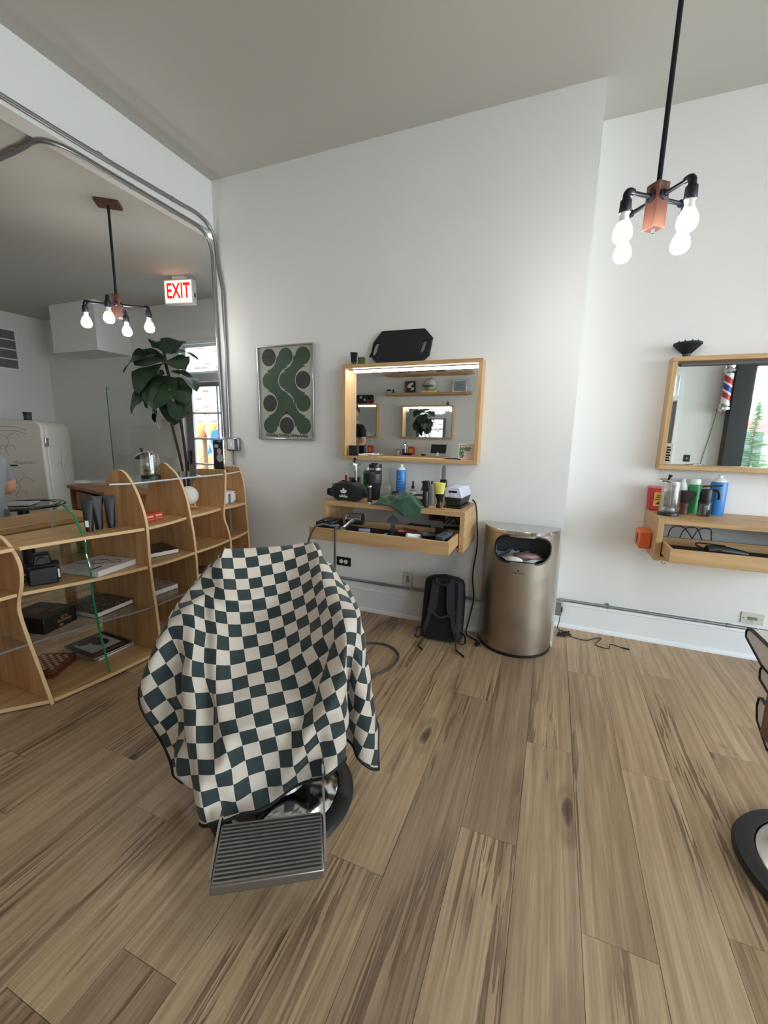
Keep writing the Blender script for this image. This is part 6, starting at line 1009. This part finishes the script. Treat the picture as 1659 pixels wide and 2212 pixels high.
t = T('sharps_container', 'red sharps container beside the person in black in reflection', 'container', (-3.26, -1.84, Z4)); O('body', MB().prism([(-.05, 0), (.05, 0), (.055, .15), (-.055, .15)], 'y', -.035, .035), RED, t, bevel=.005); O('warning_label', MB().bx(-.03, .03, .035, .037, .03, .12), MT['label_yellow'], t)
t = T('tumbler', 'tall black tumbler beside the person in black in reflection', 'tumbler', (-3.40, -1.80, Z4)); O('body', MB().lathe([(0, 0), (.035, 0), (.05, .22), (0, .22)], 20), BLACK, t); O('lid', MB().lathe([(0, .22), (.053, .22), (.053, .245), (0, .245)], 20), BLACK, t); O('straw', MB().cyl((.01, 0, .24), (.03, 0, .30), .005, n=8), BLACK, t)
# ---------------------------------------------------------------- storefront
FRM = mat('black_frame', rgb(26, 25, 24), .4)
t = S('window_2', MB().bx(2.68, 2.74, -2.13, -2.03, .45, 2.55).bx(4.84, 4.90, -2.13, -2.03, .45, 2.55).bx(2.74, 4.84, -2.13, -2.03, .45, .51).bx(2.74, 4.84, -2.13, -2.03, 2.49, 2.55).bx(3.77, 3.83, -2.13, -2.03, .51, 2.49), FRM)
O('pane', MB().bx(2.74, 3.77, -2.084, -2.078, .51, 2.49), GLASS, t); O('pane', MB().bx(3.83, 4.84, -2.084, -2.078, .51, 2.49), GLASS, t)
t = S('fill_window', MB().bx(5.03, 5.12, -1.5, -1.44, .5, 2.7).bx(5.03, 5.12, 2.64, 2.7, .5, 2.7).bx(5.03, 5.12, -1.44, 2.64, .5, .56).bx(5.03, 5.12, -1.44, 2.64, 2.64, 2.7).bx(5.03, 5.12, .57, .63, .56, 2.64), FRM)  # side window out of view, added to bring in more daylight
O('pane', MB().bx(5.072, 5.078, -1.44, .57, .56, 2.64), GLASS, t); O('pane', MB().bx(5.072, 5.078, .63, 2.64, .56, 2.64), GLASS, t)
S('trim_3', MB().bx(2.42, 2.66, -1.999, -1.80, 0, HC), FRM)
t = S('door_2', MB().bx(.76, 1.76, -2.10, -2.05, .01, 1.98), mat('door_grey', rgb(150, 148, 142), .5)); O('door_handle', MB().bx(1.62, 1.66, -2.05, -2.0, .95, 1.12), BLACK, t)
S('trim_4', MB().bx(.721, .76, -2.14, -1.98, 0, 2.45).bx(1.76, 1.799, -2.14, -1.98, 0, 2.45).bx(.76, 1.76, -2.14, -1.98, 1.985, 2.06).bx(.76, 1.76, -2.14, -1.98, 2.38, 2.45), TRIMP)
t = S('window_4', MB().bx(.76, .80, -2.10, -2.06, 2.061, 2.379).bx(1.72, 1.76, -2.10, -2.06, 2.061, 2.379), TRIMP); O('pane', MB().bx(.80, 1.72, -2.083, -2.078, 2.061, 2.379), GLASS, t)
t = T('barber_pole', 'barber pole with red white and blue stripes seen in right mirror', 'barber pole', (2.345, -1.84, 1.80)); PR, PB = mat('pole_red', rgb(176, 36, 44), .3), mat('pole_blue', rgb(36, 52, 140), .3)
O('core', MB().cyl((0, 0, .12), (0, 0, .56), .058, n=28), WHITEP, t)
for q, m_ in ((0, PR), (math.pi, PB)):
    def hel(u, v): a = q + 2 * math.pi * 1.5 * u; return (.0592 * math.cos(a), .0592 * math.sin(a), .12 + .44 * (u * .80 + v * .20))
    O('stripe', MB().grid(hel, 48, 3), m_, t)
for z in (0, .56): O('chrome_cap', MB().lathe([(0, z), (.05, z), (.078, z + .03), (.078, z + .06), (.062, z + .075), (.07, z + .09), (.07, z + .12), (0, z + .12)], 28), CHROME, t)
O('bracket', MB().bx(-.03, .03, -.158, -.04, .02, .10), CHROME, t); O('cord', MB().tube(cr([(-.05, -.12, .05), (-.08, -.14, -.3), (-.16, -.148, -.9), (-.18, -.15, -1.4)], 6), .004, 6), BLACK, t)
t = T('wall_switch', 'black switch plate on the wall reflected in right mirror', 'switch', (2.0, -1.998, 1.07)); O('plate', MB().bx(-.045, .045, -.001, .006, -.055, .055), BLACK, t, bevel=.002); O('toggle', MB().bx(-.006, .006, .006, .02, -.012, .012), WHITEP, t)
# ---------------------------------------------------------------- outdoors
ASPH = mat('pavement', rgb(150, 148, 144), .9, var=.1, vs=2); S('ground', MB().bx(-14, 16, -22, -2.2, -.12, -.02).bx(-14, 16, 4.25, 12, -.12, -.02), ASPH)
def brickmat():
    m = bpy.data.materials.new('painted_brick'); m.use_nodes = True; nt = m.node_tree; b = nt.nodes['Principled BSDF']; tc = nt.nodes.new('ShaderNodeTexCoord'); mp = nt.nodes.new('ShaderNodeMapping'); mp.inputs['Rotation'].default_value = (R(90), 0, 0); br = nt.nodes.new('ShaderNodeTexBrick'); nt.links.new(tc.outputs['Object'], mp.inputs[0]); nt.links.new(mp.outputs[0], br.inputs['Vector'])
    br.inputs['Color1'].default_value = rgb(96, 76, 66); br.inputs['Color2'].default_value = rgb(196, 182, 170); br.inputs['Mortar'].default_value = rgb(236, 230, 220); br.inputs['Scale'].default_value = 1; br.inputs['Brick Width'].default_value = .21; br.inputs['Row Height'].default_value = .085; br.inputs['Mortar Size'].default_value = .016; br.inputs['Bias'].default_value = -.1
    nt.links.new(br.outputs[0], b.inputs['Base Color']); b.inputs['Roughness'].default_value = .9; return m
t = T('neighbour_building', 'pale painted brick building outside the glazed back door', 'building', (-5.5, 7.6, 0)); O('brick_wall', MB().bx(-3.5, 4.5, 0, .3, -.02, 6), brickmat(), t); O('plinth', MB().bx(-3.5, 4.5, -.04, 0, -.02, .25), mat('plinth', rgb(150, 146, 140), .9), t)
t = T('reed_fence', 'tall dry tan reeds standing outside the back door', 'reeds', (-6.1, 6.45, 0)); t['kind'] = 'stuff'; b = MB(); rf = random.Random(9)
for k in range(150):
    x = rf.uniform(-.9, 1.4); y = rf.uniform(-.25, .25); h = rf.uniform(.9, 1.75); b.tube([(x, y, 0), (x + rf.uniform(-.08, .08), y, h * .55), (x + rf.uniform(-.22, .22), y + rf.uniform(-.1, .1), h)], [.012, .010, .004], 5)
o = O('reeds', b, mat('dry_reed', rgb(206, 168, 118), .9, var=.25, vs=9), t); o['kind'] = 'stuff'
t = T('garden_chair', 'blue folded garden chair among the reeds outside back door', 'chair', (-5.45, 5.75, 0), R(15)); BL = mat('tarp_blue', rgb(40, 104, 190), .5); O('sling', MB().prism([(-.2, .95), (.16, 1.08), (.2, 1.45), (-.1, 1.36)], 'y', -.02, .02), BL, t, bevel=.01)
for s in (-1, 1): O('leg', MB().cyl((-.18, .04 * s, 0), (.2, -.04 * s, 1.5), .014, n=8), WHITEP, t); O('leg', MB().cyl((.2, .04 * s, 0), (-.2, -.04 * s, 1.4), .014, n=8), WHITEP, t)
t = T('orange_planter', 'rounded orange clay pots on a post outside the back door', 'planter', (-5.95, 5.95, 0)); OC = mat('clay_orange', rgb(216, 142, 84), .7); O('post', MB().cyl((0, 0, 0), (0, 0, 1.25), .04, n=10), mat('post_wood', rgb(120, 90, 62), .8), t)
for k in range(3): O('pot', MB().lathe([(0, 0), (.09, 0), (.13, .13), (.10, .24), (.07, .26), (0, .26)], 18, c=(.24 * k - .06, .02 * k, 1.25)), OC, t)
O('shelf_plank', MB().bx(-.25, .62, -.1, .1, 1.22, 1.25), MT['post_wood'], t)
# street seen in the right mirror
t = T('young_conifer', 'young conifer tree on the street seen in right mirror', 'tree', (4.2, -6.0, 0)); O('trunk', MB().cyl((0, 0, 0), (0, 0, 2.1), .035, .01, n=8), BARK, t); rc = random.Random(4); b = MB()
for k in range(340):
    h = rc.uniform(.55, 2.25); sp_ = .62 * (2.4 - h) / 1.8; a = rc.uniform(0, 6.28); r0_ = rc.uniform(0, .15) * sp_; L = sp_ * rc.uniform(.5, 1); b.tube([(r0_ * math.cos(a), r0_ * math.sin(a), h), (L * math.cos(a), L * math.sin(a), h + .10 * L + rc.uniform(-.05, .05))], [.016, .004], 4)
o = O('branches', b, mat('needles', rgb(86, 112, 74), .8, var=.3, vs=8), t); o['kind'] = 'stuff'
t = T('patio_umbrella', 'red patio umbrella on the street seen in right mirror', 'umbrella', (5.2, -8.2, 0)); O('canopy', MB().lathe([(1.2, 1.62), (.9, 1.78), (.4, 1.98), (0, 2.08)], 8), mat('umbrella_red', rgb(206, 70, 66), .7), t); O('pole', MB().cyl((0, 0, 0), (0, 0, 2.05), .03, n=10), WHITEP, t)
t = T('street_facade', 'tan storefront building across the street in right mirror', 'building', (6, -16, 0)); O('facade', MB().bx(-9, 9, -1, 0, -.02, 3.2), mat('facade', rgb(196, 180, 168), .9, var=.1, vs=1), t)
for k in range(6): O('shop_window', MB().bx(-8 + 2.8 * k, -6.4 + 2.8 * k, 0, .03, .4, 2.2), mat('dark_glass', rgb(60, 66, 72), .15), t)
# ---------------------------------------------------------------- people
SKIN = mat('skin', rgb(206, 158, 136), .5, var=.05, vs=12); HAIR = mat('hair_dark', rgb(34, 28, 25), .6)
def person(label, loc, rz, J, Bn, zone, mats, group=None):
    """J: joint -> (pos, radius); Bn: bones; zone: bone -> material slot. One continuous skinned body."""
    t = T('person', label, 'person', loc, rz); names = list(J); me = bpy.data.meshes.new('body'); me.from_pydata([J[n][0] for n in names], [(names.index(a), names.index(b)) for a, b in Bn], [])
    o = bpy.data.objects.new('body', me); COL.objects.link(o); sk = o.modifiers.new('skin', 'SKIN'); sk.use_smooth_shade = True
    lay = me.skin_vertices[0] if len(me.skin_vertices) else None
    for i, n in enumerate(names):
        r = J[n][1]; lay.data[i].radius = r if isinstance(r, tuple) else (r, r); lay.data[i].use_root = (n == 'pelvis')
    sb = o.modifiers.new('sub', 'SUBSURF'); sb.levels = 2; sb.render_levels = 2
    dg = bpy.context.evaluated_depsgraph_get(); m2 = bpy.data.meshes.new_from_object(o.evaluated_get(dg)); bpy.data.objects.remove(o)
    m2.materials.clear(); [m2.materials.append(m) for m in mats]
    segs = [(Vector(J[a][0]), Vector(J[b][0]), zone[(a, b)]) for a, b in Bn]
    for p in m2.polygons:
        best = 1e9; p.use_smooth = True
        for a, b, s in segs:
            ab = b - a; k = max(0, min(1, (p.center - a).dot(ab) / max(ab.length_squared, 1e-9))); d_ = (p.center - (a + ab * k)).length
            if d_ < best: best = d_; p.material_index = s if not isinstance(s, tuple) else (s[1] if k < s[0] else s[2])
    body = bpy.data.objects.new('body', m2); COL.objects.link(body); body.parent = t
    return t
def head(t, p, face, hair=HAIR):
    m = Matrix.Translation(p) @ Matrix.Rotation(face, 4, 'Z')      # local -y = face
    h = O('head', MB().sph((0, 0, 0), (.075, .092, .112), 20, 14, m).sph((0, -.03, -.06), (.055, .06, .055), 14, 10, m).sph((0, -.095, -.01), (.012, .02, .02), 8, 6, m), SKIN, t)
    O('hair', MB().sph((0, .018, .03), (.083, .092, .10), 20, 12, m), hair, h)
    for s in (-1, 1):
        O('ear', MB().sph((s * .077, .0, -.01), (.012, .02, .03), 8, 6, m), SKIN, h); O('eye', MB().sph((s * .03, -.082, .005), (.012, .008, .008), 8, 6, m), INK, h)
    O('mouth', MB().sph((0, -.088, -.055), (.022, .006, .006), 8, 6, m), mat('lips', rgb(170, 100, 94), .5), h)
def hand(t, p, d, up=(0, 0, 1), k=1.0):
    d = Vector(d).normalized(); u = Vector(up); s = d.cross(u).normalized(); u = s.cross(d); p = Vector(p); b = MB()
    b.tube([p, p + d * .04 * k, p + d * .085 * k], [.022 * k, .036 * k, .036 * k], 10, flat=.5)
    for q, L in ((-1.5, .06), (-.5, .072), (.5, .068), (1.5, .052)):
        r = p + d * .08 * k + s * q * .017 * k; b.tube([r, r + (d * L * .45 - u * .006) * k, r + (d * L * .8 - u * .022) * k, r + (d * L - u * .04) * k], [.009 * k, .009 * k, .0085 * k, .007 * k], 8)
    r = p + d * .03 * k - s * .03 * k; b.tube([r, r + (d * .03 - s * .025) * k, r + (d * .055 - s * .03 - u * .012) * k], [.011 * k, .010 * k, .008 * k], 8)
    O('hand', b, SKIN, t)
TEE = mat('grey_tee', rgb(140, 142, 146), .85, var=.06, vs=30); SHO = mat('grey_shorts', rgb(84, 86, 92), .85); BKT = mat('black_tee', rgb(24, 26, 34), .85)
SEAT = {'pelvis': ((0, 0, .60), (.15, .12)), 'waist': ((0, -.02, .76), (.145, .11)), 'chest': ((0, -.03, .96), (.165, .115)), 'neckb': ((0, -.02, 1.12), (.075, .07)), 'neck': ((0, -.035, 1.19), (.055, .055)),
 'shl': ((-.17, -.02, 1.075), .068), 'ell': ((-.235, -.06, .83), .048), 'wrl': ((-.12, -.27, .81), .030), 'shr': ((.17, -.02, 1.075), .068), 'elr': ((.235, -.06, .83), .048), 'wrr': ((.12, -.27, .81), .030),
 'hpl': ((-.09, -.04, .58), .10), 'knl': ((-.13, -.42, .56), .072), 'anl': ((-.13, -.40, .12), .042), 'tol': ((-.13, -.53, .06), .036), 'hpr': ((.09, -.04, .58), .10), 'knr': ((.13, -.42, .56), .072), 'anr': ((.13, -.40, .12), .042), 'tor': ((.13, -.53, .06), .036)}
BN = [('pelvis', 'waist'), ('waist', 'chest'), ('chest', 'neckb'), ('neckb', 'neck'), ('chest', 'shl'), ('shl', 'ell'), ('ell', 'wrl'), ('chest', 'shr'), ('shr', 'elr'), ('elr', 'wrr'), ('pelvis', 'hpl'), ('hpl', 'knl'), ('knl', 'anl'), ('anl', 'tol'), ('pelvis', 'hpr'), ('hpr', 'knr'), ('knr', 'anr'), ('anr', 'tor')]
ZN = {}
for a, b in BN:
    ZN[(a, b)] = 2 if a in ('pelvis',) and b != 'waist' or a.startswith('hp') else (3 if a.startswith('an') else (1 if a.startswith(('el', 'kn', 'neckb')) else 0))
for s in 'lr': ZN[('sh' + s, 'el' + s)] = (.62, 0, 1)
ZN[('pelvis', 'waist')] = (.35, 2, 0)
pp = person('seated person in grey t-shirt and shorts at left edge', (-4.10, 1.80, 0), R(-90), SEAT, BN, ZN, [TEE, SKIN, SHO, BLACK]); head(pp, (0, -.05, 1.31), 0)
for s in (-1, 1): hand(pp, (s * .12, -.27, .81), (-s * .5, -.8, -.1))
t = T('stool', 'low black stool under the seated person in grey', 'stool', (-4.10, 1.80, 0)); O('seat', MB().lathe([(0, .43), (.16, .43), (.17, .445), (.16, .468), (0, .47)], 24), BLACK, t)
for k in range(4): a = k * 1.571 + .4; O('leg', MB().cyl((.09 * math.cos(a), .09 * math.sin(a), .43), (.17 * math.cos(a), .17 * math.sin(a), 0), .012, n=8), CHROME, t)
STAND = {'pelvis': ((0, 0, .92), (.15, .11)), 'waist': ((0, 0, 1.06), (.14, .105)), 'chest': ((0, -.01, 1.27), (.17, .115)), 'neckb': ((0, 0, 1.43), (.075, .07)), 'neck': ((0, -.01, 1.50), (.055, .055)),
 'shl': ((-.18, 0, 1.385), .07), 'ell': ((-.24, -.03, 1.11), .048), 'wrl': ((-.15, -.24, 1.03), .030), 'shr': ((.18, 0, 1.385), .07), 'elr': ((.24, -.03, 1.11), .048), 'wrr': ((.15, -.24, 1.03), .030),
 'hpl': ((-.09, 0, .86), .095), 'knl': ((-.10, -.02, .48), .066), 'anl': ((-.10, .02, .10), .044), 'tol': ((-.11, -.13, .04), .036), 'hpr': ((.09, 0, .86), .095), 'knr': ((.10, -.02, .48), .066), 'anr': ((.10, .02, .10), .044), 'tor': ((.11, -.13, .04), .036)}
ZN2 = dict(ZN)
for s in 'lr': ZN2[('kn' + s, 'an' + s)] = 2
STAND = {k: ((p[0] * 1.05, p[1] * 1.05, p[2] * 1.07), r) for k, (p, r) in STAND.items()}
pp = person('person in black t-shirt seen from behind inside the first mirror', (-3.29, -1.2, 0), R(200), STAND, BN, ZN2, [BKT, SKIN, mat('dark_jeans', rgb(34, 36, 46), .85), BLACK]); head(pp, (0, -.02, 1.735), 0)
for s in (-1, 1): hand(pp, (s * .157, -.252, 1.10), (-s * .3, -.9, -.1))
